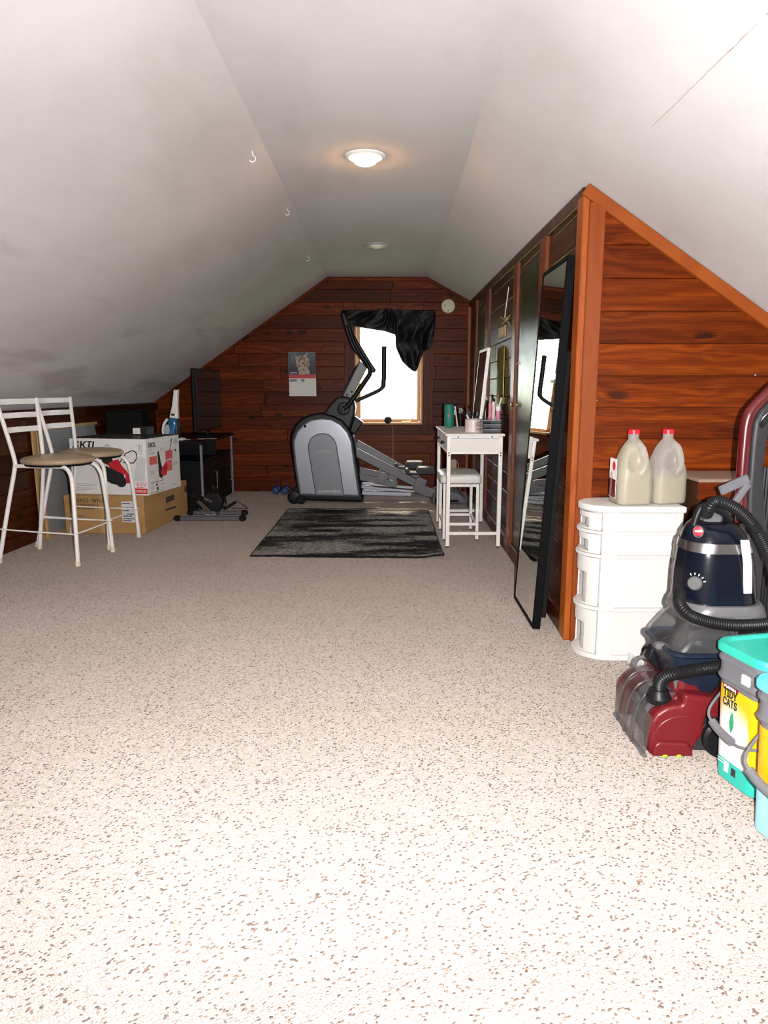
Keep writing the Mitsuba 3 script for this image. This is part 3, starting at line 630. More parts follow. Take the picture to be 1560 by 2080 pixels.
# little boxes and dark bin behind
k = thing('small_grey_box', 'small dark grey box with a white end, on the back of the white carton', 'box')
g2, r2, b2 = local((-1.875, 5.40, .697), -10)
part(k, 'carton', X(cb((.115, .11, .062), c=.002), g2(.0, .05, .031), rz=-10), 'dark_grey')
part(k, 'white_label', X(cb((.062, .002, .046), c=.0005), g2(-.028, -.0055, .031), rz=-10), 'print_white')
k = thing('black_storage_bin', 'black fabric storage bin in the corner behind the white carton', 'bin')
part(k, 'bin_body', loft([rrect(.30, .20, .02, 0, cx=-2.222, cy=6.09), rrect(.31, .21, .02, .86, cx=-2.222, cy=6.09)]), 'black_matte')
part(k, 'bin_rim', tube(rrect(.315, .215, .022, .86, cx=-2.222, cy=6.09), .007, 8, True), 'black_plastic')

# ------------------------------------------------------------------ black cabinet, television, hand vacuum
k = thing('media_cabinet', 'black media cabinet with silver edge posts below the dark television', 'cabinet')
x0, x1, y0, y1, zt = -2.05, -1.56, 5.96, 7.16, .607
part(k, 'top', cb((x1-x0+.02, y1-y0+.02, .028), ((x0+x1)/2+.0, (y0+y1)/2, zt-.014), .003), 'black_lacquer')
part(k, 'base', cb((x1-x0-.02, y1-y0-.02, .05), ((x0+x1)/2-.008, (y0+y1)/2, .025), .002), 'black_matte')
part(k, 'back_panel', cb((.016, y1-y0-.02, zt-.07), (x0+.01, (y0+y1)/2, .315), .001), 'black_matte')
part(k, 'middle_shelf', cb((x1-x0-.02, y1-y0-.03, .02), ((x0+x1)/2, (y0+y1)/2, .43), .002), 'black_lacquer')
part(k, 'lower_body', cb((x1-x0-.05, y1-y0-.05, .37), ((x0+x1)/2-.005, (y0+y1)/2, .235), .002), 'black_lacquer')
part(k, 'divider', cb((x1-x0-.05, .018, .15), ((x0+x1)/2, (y0+y1)/2, .513), .001), 'black_lacquer')
for yy in (y0+.012, y1-.012):
    part(k, 'post', cb((.022, .022, zt-.028 if yy < 6.5 else zt-.028), (x1-.011, yy, (zt-.028)/2), .003), 'silver_paint' if yy < 6.5 else 'silver_paint', label='silver edge post')
for yc in (6.27, 6.86):
    d = part(k, 'door', cb((.018, .555, .355), (x1-.022, yc, .235), .002), 'black_lacquer')
    yh = yc+.10
    part(d, 'handle', tube(spl([(x1-.014, yh+.02, .305), (x1+.012, yh+.02, .305), (x1+.014, yh+.02, .295), (x1+.014, yh+.02, .165), (x1+.012, yh+.02, .155), (x1-.014, yh+.02, .155)], 4), .0055, 8), 'steel')
k = thing('television', 'flat black television standing sideways to the camera on the black cabinet', 'television')
part(k, 'case', cb((.035, .95, .555), (-1.685, 6.73, .942), .006), 'black_plastic')
part(k, 'screen', cb((.004, .925, .53), (-1.6665, 6.73, .945), .001), 'black_gloss')
part(k, 'stand', [cb((.18, .42, .012), (-1.69, 6.73, .6135), .004), cb((.025, .08, .06), (-1.69, 6.73, .645), .004)], 'black_plastic')
for i, (px, py, rz, sx, sy, m) in enumerate(((-1.60, 6.30, 25, .16, .11, 'grey_light'), (-1.64, 6.16, -20, .10, .05, 'print_red'))):
    single('paper_sheet', cb((sx, sy, .0012), (px, py, zt+.0008), .0003, rz=rz), m, ('grey sheet of paper lying on the black cabinet' if i == 0 else 'small red leaflet lying on the black cabinet'), 'paper', smooth=False)
# hand vacuum in its charger, outline in the vertical plane facing the camera
k = thing('hand_vacuum', 'white and blue hand vacuum standing nose up on the black cabinet', 'hand vacuum')
hv = lambda pts: [(-1.85+x, z) for x, z in pts]; y = 6.06
part(k, 'charging_base', cb((.17, .12, .014), (-1.835, y+.06, .614), .004), 'white_plastic')
part(k, 'motor_body', puffxz(hv([(-.045, .622), (-.055, .66), (-.035, .73), (-.01, .80), (.055, .79), (.06, .74), (.04, .66), (.03, .622)]), y+.015, y+.105, .03, 4, .012), 'blue_plastic', smooth=60)
part(k, 'dust_bowl', puffxz(hv([(.0, .64), (.02, .79), (.062, .785), (.075, .72), (.066, .65), (.045, .625)]), y+.02, y+.10, .03, 4, .012), 'dark_grey', smooth=60)
part(k, 'nozzle', puffxz(hv([(-.015, .80), (.012, .90), (.036, 1.035), (.040, 1.04), (.046, 1.028), (.060, 1.028), (.066, 1.04), (.072, 1.036), (.062, .90), (.062, .79)]), y+.03, y+.09, .012, 3, .003), 'white_plastic', smooth=50)
part(k, 'nozzle_badge', cb((.03, .002, .018), (-1.848+.02, y+.029, .825), .0005), 'dark_grey')
part(k, 'handle_loop', tube(spl([(-1.885, y+.06, .79), (-1.915, y+.055, .745), (-1.928, y+.055, .69), (-1.918, y+.055, .64), (-1.895, y+.06, .626)], 6), .0125, 12), 'white_plastic')
part(k, 'side_panel', puffxz(hv([(-.055, .655), (-.058, .70), (-.035, .745), (-.012, .74), (-.006, .69), (-.02, .65)]), y+.006, y+.02, .005, 2, .01), 'grey_light', smooth=50)
part(k, 'charger_cord', tube(spl([(-1.755, y+.05, .614), (-1.74, y+.03, .625), (-1.77, y+.01, .63), (-1.73, y, .618), (-1.70, y+.05, .611), (-1.72, y+.12, .611)], 6), .0025, 6), 'white_plastic')

# ------------------------------------------------------------------ pedal exerciser
k = thing('pedal_exerciser', 'grey and black pedal exerciser on the carpet before the black cabinet', 'exerciser')
for (ax, ay, bx, by) in ((-1.660, 5.58, -1.180, 5.58), (-1.625, 5.84, -1.215, 5.84)):
    part(k, 'base_tube', bar((ax, ay, .022), (bx, by, .022), .038, .034, .008), 'grey_metal')
    for x in (ax, bx):
        s = -1 if x == ax else 1
        part(k, 'end_cap', cb((.06, .046, .044), (x+s*.02, ay, .022), .014), 'black_plastic')
part(k, 'spine', [bar((-1.415, 5.58, .03), (-1.415, 5.84, .03), .04, .03, .006), bar((-1.415, 5.68, .03), (-1.415, 5.71, .16), .04, .05, .006)], 'grey_metal')
part(k, 'crank_housing', puffxz([(-1.475, .06), (-1.505, .15), (-1.455, .215), (-1.365, .215), (-1.330, .14), (-1.365, .06)], 5.66, 5.75, .012, 3, .015), 'black_plastic')
part(k, 'tension_knob', [cyl((-1.415, 5.70, .21), (-1.415, 5.70, .255), .008), lathe([(0, .25), (.02, .252), (.022, .262), (.018, .275), (0, .277)], 18, (-1.415, 5.70, 0))], 'black_plastic')
part(k, 'crank_arm', [bar((-1.415, 5.655, .14), (-1.515, 5.645, .19), .008, .022, .003, (0, 0, 1))], 'chrome')
part(k, 'crank_arm', [bar((-1.415, 5.755, .14), (-1.315, 5.765, .09), .008, .022, .003, (0, 0, 1))], 'chrome')
for px, py, pz, ry in ((-1.520, 5.59, .195, 25), (-1.310, 5.82, .085, -30)):
    p = part(k, 'pedal', [cb((.10, .09, .022), (px, py, pz), .005, ry=ry), bar((px, py-.06, pz), (px, py+.06, pz), .010, .010)], 'black_plastic')
    part(p, 'strap', tube(spl([(px-.04, py-.05, pz), (px-.045, py-.03, pz+.06), (px-.045, py+.03, pz+.06), (px-.04, py+.05, pz)], 5), .006, 6), 'black_matte')
part(k, 'fold_strut', [bar((-1.415, 5.75, .05), (-1.275, 5.97, .10), .008, .012), bar((-1.275, 5.97, .10), (-1.175, 5.93, .04), .006, .008), bar((-1.175, 5.93, .04), (-1.305, 5.86, .06), .006, .008)], 'steel')
part(k, 'steel_link', [bar((-1.515, 5.60, .16), (-1.425, 5.60, .06), .03, .006, .002, (0, 1, 0)), tube(spl([(-1.505, 5.58, .10), (-1.445, 5.565, .055), (-1.365, 5.57, .052)], 5), .005, 8)], 'chrome')
for i, (x, yy) in enumerate(((-1.117, 7.09), (-1.022, 7.06))):
    kk = thing('blue_dumbbell', 'small blue dumbbell by the gable wall, ' + ('left of the two' if i == 0 else 'nearer the trainer wheel'), 'dumbbell', 'blue dumbbells')
    for s in (-1, 1): part(kk, 'weight', X(lathe([(0, -.03), (.030, -.028), (.040, -.015), (.042, 0), (.040, .015), (.030, .028), (0, .03)], 6).apply_transform(trimesh.transformations.rotation_matrix(math.pi/2, [1, 0, 0])), (x, yy+s*.065-.0, .0405)), 'blue_vinyl')
    part(kk, 'grip', cyl((x, yy-.045, .0405), (x, yy+.045, .0405), .014, 16), 'blue_vinyl')

# ------------------------------------------------------------------ elliptical trainer
k = thing('elliptical_trainer', 'silver and black elliptical trainer before the window', 'exercise machine')
Y0, Y1 = 6.44, 6.74
hou = [(-.882, .518), (-.884, .578), (-.871, .646), (-.835, .722), (-.774, .782), (-.688, .819), (-.595, .832), (-.493, .807), (-.408, .765), (-.349, .697), (-.307, .612), (-.291, .518), (-.266, .346), (-.242, .173), (-.221, .06), (-.221, .022), (-.243, .012), (-.79, .03), (-.815, .06), (-.834, .172), (-.856, .346)]
part(k, 'housing', puffxz(hou, Y0, Y1, .022, 4, .01), 'black_plastic', smooth=40)
sil = [(-.857, .518), (-.857, .578), (-.824, .663), (-.767, .727), (-.689, .773), (-.595, .787), (-.502, .777), (-.417, .731), (-.35, .655), (-.316, .569), (-.3, .432), (-.276, .26), (-.251, .066), (-.806, .080), (-.832, .259), (-.847, .381)]
rec = [(-.72, .509), (-.714, .561), (-.684, .612), (-.632, .642), (-.58, .649), (-.529, .638), (-.487, .604), (-.462, .552), (-.454, .51), (-.394, .074), (-.658, .079)]
def dome(pts, y, h, m, nm, inner=None):
    q = puffxz(pts, y-h, y, min(.02, h*.95), 5, .006)
    return part(k, nm, q, m, smooth=45)
scl = lambda pts, f, c=(-.585, .42): [((x-c[0])*f+c[0], (z-c[1])*f+c[1]) for x, z in pts]
ring = polyg(sil, .006).difference(polyg(rec, .006).buffer(.002))
part(k, 'side_shell', puffxz(sil, Y0-.016, Y0+.01, .020, 5, .006), 'silver_paint', smooth=50, label='silver side shell')
part(k, 'shell_inset', puffxz(rec, Y0-.024, Y0-.010, .010, 4, .008), 'silver_dark', smooth=50)
part(k, 'shell_screw', fr(lathe([(0, 0), (.012, 0), (.011, .003), (0, .004)], 16), (-.742, Y0-.0165, .71), (1, 0, 0), (0, 0, 1)), 'black_matte')
part(k, 'brand_lettering', text('VISION', .014, (-.66, Y0-.0242, .475), (1, 0, 0), (0, 0, 1), .0012, False, .15), 'grey_light', smooth=False)
part(k, 'model_lettering', text('X6200 FITNESS', .022, (-.632, Y0-.0242, .108), (1, 0, 0), (0, 0, 1), .0016, True, .205), 'print_lightgrey', smooth=False)
part(k, 'shroud', puffxz([(-.585, .79), (-.578, .815), (-.526, .891), (-.457, .966), (-.406, .979), (-.339, .966), (-.297, .925), (-.289, .874), (-.297, .815), (-.324, .731), (-.345, .672), (-.42, .70), (-.50, .76)], Y0+.02, Y1-.02, .02, 4, .012), 'dark_grey', smooth=40)
part(k, 'cup_box', puffxz([(-.30, .80), (-.221, .739), (-.299, .629), (-.345, .66)], Y0+.05, Y1-.05, .01, 3, .006), 'black_plastic')
part(k, 'pivot', [fr(lathe([(0, 0), (.058, 0), (.058, .012), (.05, .018), (.03, .02), (0, .02)], 30), (-.395, Y0+.02, .866), (1, 0, 0), (0, 0, 1))], 'black_plastic')
part(k, 'mast', puffxz([(-.250, 1.292), (-.182, 1.236), (-.322, .975), (-.34, .94), (-.412, .968)], Y0+.10, Y1-.10, .006, 2, .002), 'grey_metal', smooth=40)
part(k, 'mast_edge', puffxz([(-.29, 1.235), (-.246, 1.30), (-.40, .985), (-.43, .958)], Y0+.10, Y1-.09, .006, 2, .003), 'black_plastic')
part(k, 'mast_bolt', [fr(lathe([(0, 0), (.008, 0), (.007, .004), (0, .004)], 12), (x, Y0+.10, z), (1, 0, 0), (0, 0, 1)) for x, z in ((-.368, .99), (-.325, 1.015))], 'black_matte')
part(k, 'console', puffxz([(-.410, 1.70), (-.375, 1.70), (-.317, 1.558), (-.268, 1.469), (-.152, 1.281), (-.104, 1.211), (-.118, 1.186), (-.152, 1.190), (-.205, 1.245), (-.252, 1.314), (-.318, 1.404), (-.367, 1.534)], Y0+.0, Y1-.0, .01, 3, .006), 'black_plastic', smooth=40)
part(k, 'swing_arm', tube(spl([(-.395, Y0-.012, .866), (-.350, Y0-.012, .90), (-.290, Y0-.012, .98), (-.195, Y0-.012, 1.115), (-.155, Y0-.012, 1.18), (-.168, Y0-.012, 1.24), (-.235, Y0-.012, 1.34), (-.30, Y0-.02, 1.46), (-.345, Y0-.02, 1.60)], 7), [.021]*28+[.018]*29, 14), 'black_plastic')
part(k, 'swing_arm', tube(spl([(-.36, Y1+.02, .90), (-.284, Y1+.03, .935), (-.186, Y1+.03, .978), (-.098, Y1+.03, 1.018), (-.052, Y1+.03, 1.05), (-.036, Y1+.03, 1.095), (-.034, Y1+.03, 1.25), (-.030, Y1+.03, 1.43)], 7), [.0175]*30+[.021]*20, 14), 'dark_grey')
for x, yy, rr in ((-.855, Y0-.03, .06), (-.79, Y0-.045, .042), (-.855, Y1-.04, .06)):
    part(k, 'transport_wheel', fr(lathe([(0, 0), (rr*.75, 0), (rr*.97, .006), (rr, .014), (rr, .028), (rr*.97, .036), (rr*.75, .042), (0, .042)], 28), (x, yy+.042, rr+.001), (1, 0, 0), (0, 0, 1)), 'black_plastic')
part(k, 'front_foot', [cb((.07, .42, .035), (-.80, (Y0+Y1)/2, .045), .008)], 'black_plastic')
for j, yy in enumerate((Y0+.02, Y1-.07)):
    dz = 0 if j == 0 else .03
    part(k, 'pedal_beam', bar((-.30, yy+.025, .478+dz*2), (.29, yy+.025, .175+dz), .05, .075, .004, (0, 0, 1)), 'grey_metal')
    part(k, 'guide_beam', bar((-.27, yy+.025, .25+dz), (.09, yy+.025, .172+dz), .045, .06, .004), 'grey_metal')
    part(k, 'beam_bracket', puffxz([(-.091, .231+dz), (-.053, .284+dz), (.022, .269+dz), (-.001, .223+dz), (-.031, .171+dz), (-.083, .193+dz)], yy-.008, yy+.055, .004, 2, .003), 'grey_plastic')
    px = .0 if j == 0 else -.10
    part(k, 'foot_pedal', [puffxz([(.263+px, .31+dz), (.285+px, .34+dz), (.43+px, .34+dz), (.45+px, .29+dz), (.43+px, .27+dz), (.27+px, .27+dz)], yy-.05, yy+.10, .008, 2, .006), puffxz([(.165+px, .285+dz), (.165+px, .325+dz), (.19+px, .325+dz), (.205+px, .295+dz), (.30+px, .29+dz), (.30+px, .27+dz), (.18+px, .272+dz)], yy-.05, yy+.10, .004, 2, .003)], 'black_plastic')
for yy in (Y0+.01, Y1-.06):
    part(k, 'rail', [bar((-.24, yy+.025, .155), (.25, yy+.025, .112), .05, .022, .003), bar((-.24, yy+.025, .098), (.22, yy+.025, .086), .05, .035, .003)], 'silver_paint')
part(k, 'rear_link', puffxz([(.235, .115), (.262, .225), (.29, .25), (.37, .215), (.345, .165), (.45, .13), (.45, .055), (.36, .065)], Y0+.01, Y0+.05, .006, 2, .008), 'grey_plastic')
part(k, 'rear_crank', bar((.33, Y0+.06, .12), (.55, Y0+.06, .09), .03, .05, .006), 'black_plastic')
part(k, 'rear_housing', puffxz([(.40, .012), (.42, .10), (.52, .145), (.60, .132), (.66, .108), (.71, .068), (.735, .012)], Y0-.10, Y1+.04, .02, 4, .01), 'grey_plastic', smooth=40)
part(k, 'rear_slot', cb((.11, .004, .016), (.585, Y0-.1005, .045), .002), 'black_matte')
kk = thing('beige_box', 'small beige box standing behind the white stool near the gable wall', 'box')
part(kk, 'case', cb((.09, .13, .36), (.635, 7.0, .18), .006), 'vinyl_beige')
part(kk, 'cord', tube(spl([(.68, 6.98, .34), (.70, 6.97, .30), (.69, 6.96, .24), (.715, 6.96, .10), (.72, 6.97, .02)], 6), .004, 6), 'grey_light')

# ------------------------------------------------------------------ vanity desk and stool
k = thing('vanity_desk', 'narrow white vanity desk with two drawers against the closet wall', 'desk')
dx0, dx1, dy0, dy1, dz = .388, .752, 4.625, 5.545, .757
part(k, 'top', cb((dx1-dx0+.022, dy1-dy0+.02, .016), ((dx0+dx1)/2, (dy0+dy1)/2, dz-.008), .003), 'white_paint')
for x in (dx0+.013, dx1-.013):
    for y in (dy0+.013, dy1-.013):
        l = part(k, 'leg', cb((.025, .025, dz-.024), (x, y, .008+(dz-.024)/2), .002), 'white_metal')
        part(l, 'foot_pad', cyl((x, y, 0), (x, y, .008), .011, 12), 'black_matte')
for y in (dy0+.013, dy1-.013):
    part(k, 'side_panel', cb((dx1-dx0-.04, .010, .092), ((dx0+dx1)/2, y, .680), .001), 'print_white')
    part(k, 'side_rail', [cb((dx1-dx0-.05, .02, .016), ((dx0+dx1)/2, y, .632), .002), cb((dx1-dx0-.05, .022, .016), ((dx0+dx1)/2, y, .735), .002)], 'white_metal')
    part(k, 'low_rail', cb((dx1-dx0-.05, .02, .02), ((dx0+dx1)/2, y, .095), .002), 'white_metal')
    part(k, 'brace', bar((dx1-.013, y+(.02 if y < 5 else -.02), .62), (dx1-.013, y+(.20 if y < 5 else -.20), .625), .012, .012, .002), 'white_metal')
part(k, 'drawer_case', cb((dx1-dx0-.05, dy1-dy0-.05, .09), ((dx0+dx1)/2+.01, (dy0+dy1)/2, .682), .002), 'white_paint')
part(k, 'back_rail', cb((.02, dy1-dy0-.05, .02), (dx1-.013, (dy0+dy1)/2, .632), .002), 'white_metal')
part(k, 'front_rail', cb((.018, dy1-dy0-.05, .012), (dx0+.013, (dy0+dy1)/2, .629), .002), 'white_metal')
for yc in (4.855, 5.315):
    d = part(k, 'drawer', cb((.016, .43, .10), (dx0+.010, yc, .685), .002), 'white_paint')
    part(d, 'knob', X(lathe([(0, 0), (.006, 0), (.006, .010), (.012, .014), (.013, .022), (0, .026)], 18), (dx0+.002, yc, .685), ry=-90), 'black_plastic')
part(k, 'screw', [X(lathe([(0, 0), (.005, 0), (.004, .002), (0, .0025)], 10), (x, dy0-.0005, z), rx=90) for x, z in ((dx0+.013, .632), (dx0+.013, .615), (dx1-.013, .632), (dx1-.013, .615), (.46, .735), (.68, .735))], 'dark_grey')
k = thing('vanity_stool', 'low white padded stool tucked under the vanity desk', 'stool')
sx0, sx1, sy0, sy1 = .385, .635, 4.85, 5.25
seat = loft([rrect(.27, .40, .03, .398, cx=.510, cy=5.05), rrect(.285, .41, .035, .408, cx=.510, cy=5.05), rrect(.287, .412, .035, .44, cx=.510, cy=5.05), rrect(.27, .40, .04, .458, cx=.510, cy=5.05), rrect(.22, .35, .04, .464, cx=.510, cy=5.05)])
part(k, 'cushion', seat, 'vinyl_white', smooth=60)
for x in (sx0+.011, sx1-.011):
    for y in (sy0+.011, sy1-.011):
        l = part(k, 'leg', cb((.021, .021, .392), (x, y, .202), .002), 'white_metal'); part(l, 'foot_pad', cyl((x, y, 0), (x, y, .007), .010, 12), 'black_matte')
for y in (sy0+.011, sy1-.011): part(k, 'rail', [cb((.21, .016, .02), (.51, y, .386), .002), cb((.21, .016, .02), (.51, y, .115), .002)], 'white_metal')
for x in (sx0+.011, sx1-.011): part(k, 'side_rail', [cb((.016, .36, .02), (x, 5.05, .386), .002), cb((.016, .36, .02), (x, 5.05, .115), .002)], 'white_metal')

# things on the desk
k = thing('green_speaker', 'green cylindrical speaker standing at the far left of the white desk', 'speaker'); T0 = dz
part(k, 'body', lathe([(0, T0), (.030, T0+.001), (.036, T0+.008), (.0365, T0+.09), (.036, T0+.164), (.031, T0+.171), (0, T0+.172)], 32, (.463, 5.38, 0)), 'speaker_green', smooth=50)
part(k, 'badge', X(cb((.016, .003, .018), c=.001), (.4565, 5.3432, T0+.088), rz=-10), 'red_cap')
def bottle(x, y, prof, body, cap, label, cat='bottle', z=T0, group=None):
    k = thing('cosmetic_bottle', label, cat, group)
    part(k, 'bottle', lathe([(0, z)]+[(r_, z+h_) for r_, h_ in prof]+[(0, z+prof[-1][1])], 20, (x, y, 0)), body)
    h = prof[-1][1]; part(k, 'cap', lathe([(0, z+h), (prof[-1][0]*1.15, z+h), (prof[-1][0]*1.1, z+h+cap[0]), (0, z+h+cap[0])], 18, (x, y, 0)), cap[1])
bottle(.505, 5.50, [(.012, 0), (.012, .09)], 'maroon', (.035, 'white_plastic'), 'slim dark bottle with a white cap beside the green speaker')
bottle(.565, 5.52, [(.012, 0), (.012, .10)], 'black_plastic', (.04, 'chrome'), 'slim black tube with a chrome top behind the white jar')
single('nail_file', tube([(.535, 5.44, T0+.001), (.515, 5.47, T0+.155)], .0055, 8), 'white_plastic', 'long white stick leaning upright between the small bottles on the desk', 'brush')
k = thing('glass_bottle', 'clear perfume glass with a silver top behind the white jar', 'bottle')
part(k, 'glass', lathe([(.026, T0+.001), (.027, T0+.07), (.020, T0+.085)], 24, (.625, 5.42, 0)), 'clear_glass', smooth=40)
part(k, 'cap', lathe([(0, T0+.085), (.022, T0+.086), (.022, T0+.118), (0, T0+.12)], 20, (.625, 5.42, 0)), 'chrome')
k = thing('candle_jar', 'round white jar with dark scroll pattern, full of brushes, on the desk', 'jar')
part(k, 'jar', lathe([(0, T0), (.048, T0), (.053, T0+.005), (.053, T0+.085), (.051, T0+.088), (.049, T0+.085), (.049, T0+.012), (0, T0+.012)], 40, (.575, 4.80, 0)), 'wax_pink', smooth=40)
part(k, 'brass_rim', lathe([(.0505, T0+.082), (.054, T0+.082), (.054, T0+.089), (.0505, T0+.09)], 40, (.575, 4.80, 0)), 'grey_light')
R = random.Random(4); sc = []
for zz in (.012, .034, .056):
    for a in np.linspace(-70, -10, 6):
        a = math.radians(a); c_ = V([.575+.0535*math.cos(a), 4.80+.0535*math.sin(a), T0+zz+R.uniform(0, .006)])
        sc.append(tube([c_+V([-math.sin(a), math.cos(a), 0])*(.006*math.cos(q))+V([0, 0, .009*math.sin(q*1.3)+.008]) for q in np.linspace(0, 5, 9)], .0011, 5))
part(k, 'scroll_pattern', sc, 'ink_text')
k = thing('cosmetic_organizer', 'clear acrylic cosmetics organizer full of tubes at the right of the desk', 'organizer')
ox, oy = .685, 4.735
part(k, 'tray', [cb((.125, .003, .10), (ox, oy-.07, T0+.051), .001), cb((.125, .003, .10), (ox, oy+.09, T0+.051), .001), cb((.003, .16, .10), (ox-.062, oy+.01, T0+.051), .001), cb((.003, .16, .10), (ox+.062, oy+.01, T0+.051), .001)], 'clear_glass', smooth=False)
for zz in (.003, .035, .062): 
    d = part(k, 'drawer', cb((.117, .145, .022), (ox, oy+.01, T0+zz+.012), .002), 'grey_plastic' if zz < .05 else 'blue_smoke')
    part(d, 'front_edge', cb((.119, .003, .004), (ox, oy-.0735, T0+zz+.022), .001), 'grey_light')
pens = [(-.10, .05, 'black_plastic', .14, -25), (-.085, .06, 'print_black', .15, -12), (-.07, .02, 'white_plastic', .12, -30), (-.045, .04, 'black_plastic', .13, 8), (-.02, .0, 'frame_wood', .13, 14), (.0, .03, 'black_plastic', .145, 4), (-.01, -.02, 'pink_print', .11, 0), (.012, -.03, 'wax_pink', .12, 0), (.03, .0, 'white_plastic', .15, 14), (.04, .04, 'black_plastic', .12, -6)]
for i, (dx, dy, m, h, tl) in enumerate(pens):
    x, y = ox+dx, oy+dy; base = T0+.085 if dx > -.06 else T0+.013
    if dx <= -.06: x, y = .575+(dx+.085)*.9, 4.80+(dy-.04)*.5
    q = [V([x, y, base]), V([x+math.sin(math.radians(tl))*h, y, base+math.cos(math.radians(tl))*h])]
    lb = ['black handled brush leaning in the scroll jar', 'thick black brush nearly upright in the scroll jar', 'white handled brush leaning in the scroll jar', 'black makeup pencil leftmost in the clear organizer', 'light wood makeup pencil leaning right in the organizer', 'tall black tube in the middle of the organizer', 'pink makeup tube standing in the organizer', 'pale pink tube in front in the organizer', 'long white tube leaning right in the organizer', 'short black tube at the right back of the organizer'][i]
    kk = thing('makeup_brush' if dx <= -.06 else 'makeup_tube', lb, 'makeup brush' if dx <= -.06 else 'makeup', 'brushes in the scroll jar' if dx <= -.06 else 'tubes in the organizer')
    part(kk, 'handle', tube(q, .0055 if i not in (6, 7) else .011, 10), m)
    part(kk, 'tip', tube([q[1], q[1]+(q[1]-q[0])*.14], [.007, .004] if i not in (6, 7) else [.007, .007], 10), 'black_matte' if i % 3 else 'grey_light')
bottle(ox+.042, oy-.03, [(.014, 0), (.014, .06)], 'pink_print', (.028, 'white_plastic'), 'pink bottle with a clear white cap standing in the organizer', z=T0+.086)
k = thing('lighted_mirror', 'tall slim mirror in a white frame standing on the white desk', 'mirror')
ma, mb_ = V([.695, 5.56, .76]), V([.80, 5.72, 1.335])
def leaning(y0, y1, zb, zt_, xb, xt, fw, t, fm, gm, k, inset=.004):
    up = V([xt-xb, 0, zt_-zb]); up /= np.linalg.norm(up); n_ = np.cross(V([0, -1., 0]), up)      # facing the room
    c0 = lambda y, f: V([xb+(xt-xb)*f, y, zb+(zt_-zb)*f])
    part(k, 'frame_side', bar(c0(y0+fw/2, 0), c0(y0+fw/2, 1), fw, t, .002, n_), fm)
    part(k, 'frame_side', bar(c0(y1-fw/2, 0), c0(y1-fw/2, 1), fw, t, .002, n_), fm)
    f_ = fw/2/np.linalg.norm(V([xt-xb, zt_-zb]))
    for f in (f_, 1-f_): part(k, 'frame_rail', bar(c0(y0+fw, f), c0(y1-fw, f), fw, t, .002, n_), fm)
    a, b_ = c0((y0+y1)/2, 0)+n_*(t/2-inset), c0((y0+y1)/2, 1)+n_*(t/2-inset)
    part(k, 'glass', bar(a+up*fw*.6, b_-up*fw*.6, y1-y0-fw*1.2, .002, .0003, n_), gm, smooth=False)
    part(k, 'backing', bar(a+up*.004-n_*.006, b_-up*.004-n_*.006, y1-y0-.004, .004, .0005, n_), 'black_matte', smooth=False)
leaning(5.02, 5.46, .762, 1.325, .652, .702, .022, .022, 'white_plastic', 'black_gloss', k, .002)

part('lighted_mirror', 'rear_strut', bar((.70, 5.24, .759), (.685, 5.24, 1.05), .03, .008, .002, (1, 0, 0)), 'white_plastic')

# ------------------------------------------------------------------ mirror leaning on the closet, wall pieces
k = thing('floor_mirror', 'tall black framed mirror leaning against the closet wall', 'mirror')
leaning(2.985, 3.455, .006, 1.575, .655, .742, .020, .034, 'frame_black', 'mirror_silver', k, .003)
part(k, 'back_strip', bar((.690, 3.03, .05), (.7535, 3.03, 1.2), .04, .022, .003, (1, 0, 0)), 'black_matte')
k = thing('window_reflection_panel', 'narrow olive green panel added as the window reflection in the glossy closet wall', 'painted reflection')
part(k, 'panel', cb((.008, .30, .385), (xp(5.02)-.007, 5.02, 1.135), .001, rz=-.7), 'window_reflection_olive')  # added slab, its colour stands for the window's reflection in the gloss
k = thing('wall_plate', 'small beige wall plate below a thin rod on the closet boards', 'wall plate')
part(k, 'plate', cb((.012, .30, .075), (xp(5.0)-.007, 5.0, 1.425), .003, rz=-.7), 'frame_wood')
part(k, 'plate_face', cb((.006, .13, .05), (xp(5.0)-.015, 4.98, 1.425), .002, rz=-.7), 'vinyl_beige')
k = thing('wall_antenna', 'thin white rod with a small crossed base fixed to the closet boards', 'antenna')
part(k, 'rod', tube([(xp(4.72)-.03, 4.74, 1.50), (xp(4.62)-.03, 4.61, 1.672)], .0028, 8), 'white_plastic')
part(k, 'cross_arms', [tube([(xp(4.8)-.02, 4.98, 1.525), (xp(4.8)-.02, 4.62, 1.455)], .003, 6), tube([(xp(4.8)-.02, 4.60, 1.50), (xp(4.8)-.02, 4.92, 1.47)], .003, 6), tube([(xp(4.8)-.02, 4.78, 1.50), (xp(4.8)-.012, 4.62, 1.43)], .003, 6)], 'frame_wood')
part(k, 'base', ball((xp(4.75)-.014, 4.755, 1.492), .010, sub=2), 'frame_wood')
k = thing('wall_bench', 'low cedar ledge along the closet front behind the carpet washer', 'ledge')
mat('dusty_cedar', (0.20, 0.13, 0.10), .6)
part(k, 'top', cb((.86, .262, .014), (1.58, 2.735, .712), .003), 'dusty_cedar')
timber('front', (1.15, 2.606, .674), (2.01, 2.606, .674), .062, .018, (0, -1, 0), 'cedar', parent=k)
part(k, 'end_panel', cb((.018, .24, .69), (1.175, 2.745, .352), .002), 'wall_backing')
part(k, 'lower_front', cb((.80, .018, .64), (1.58, 2.70, .33), .002), 'wall_backing')

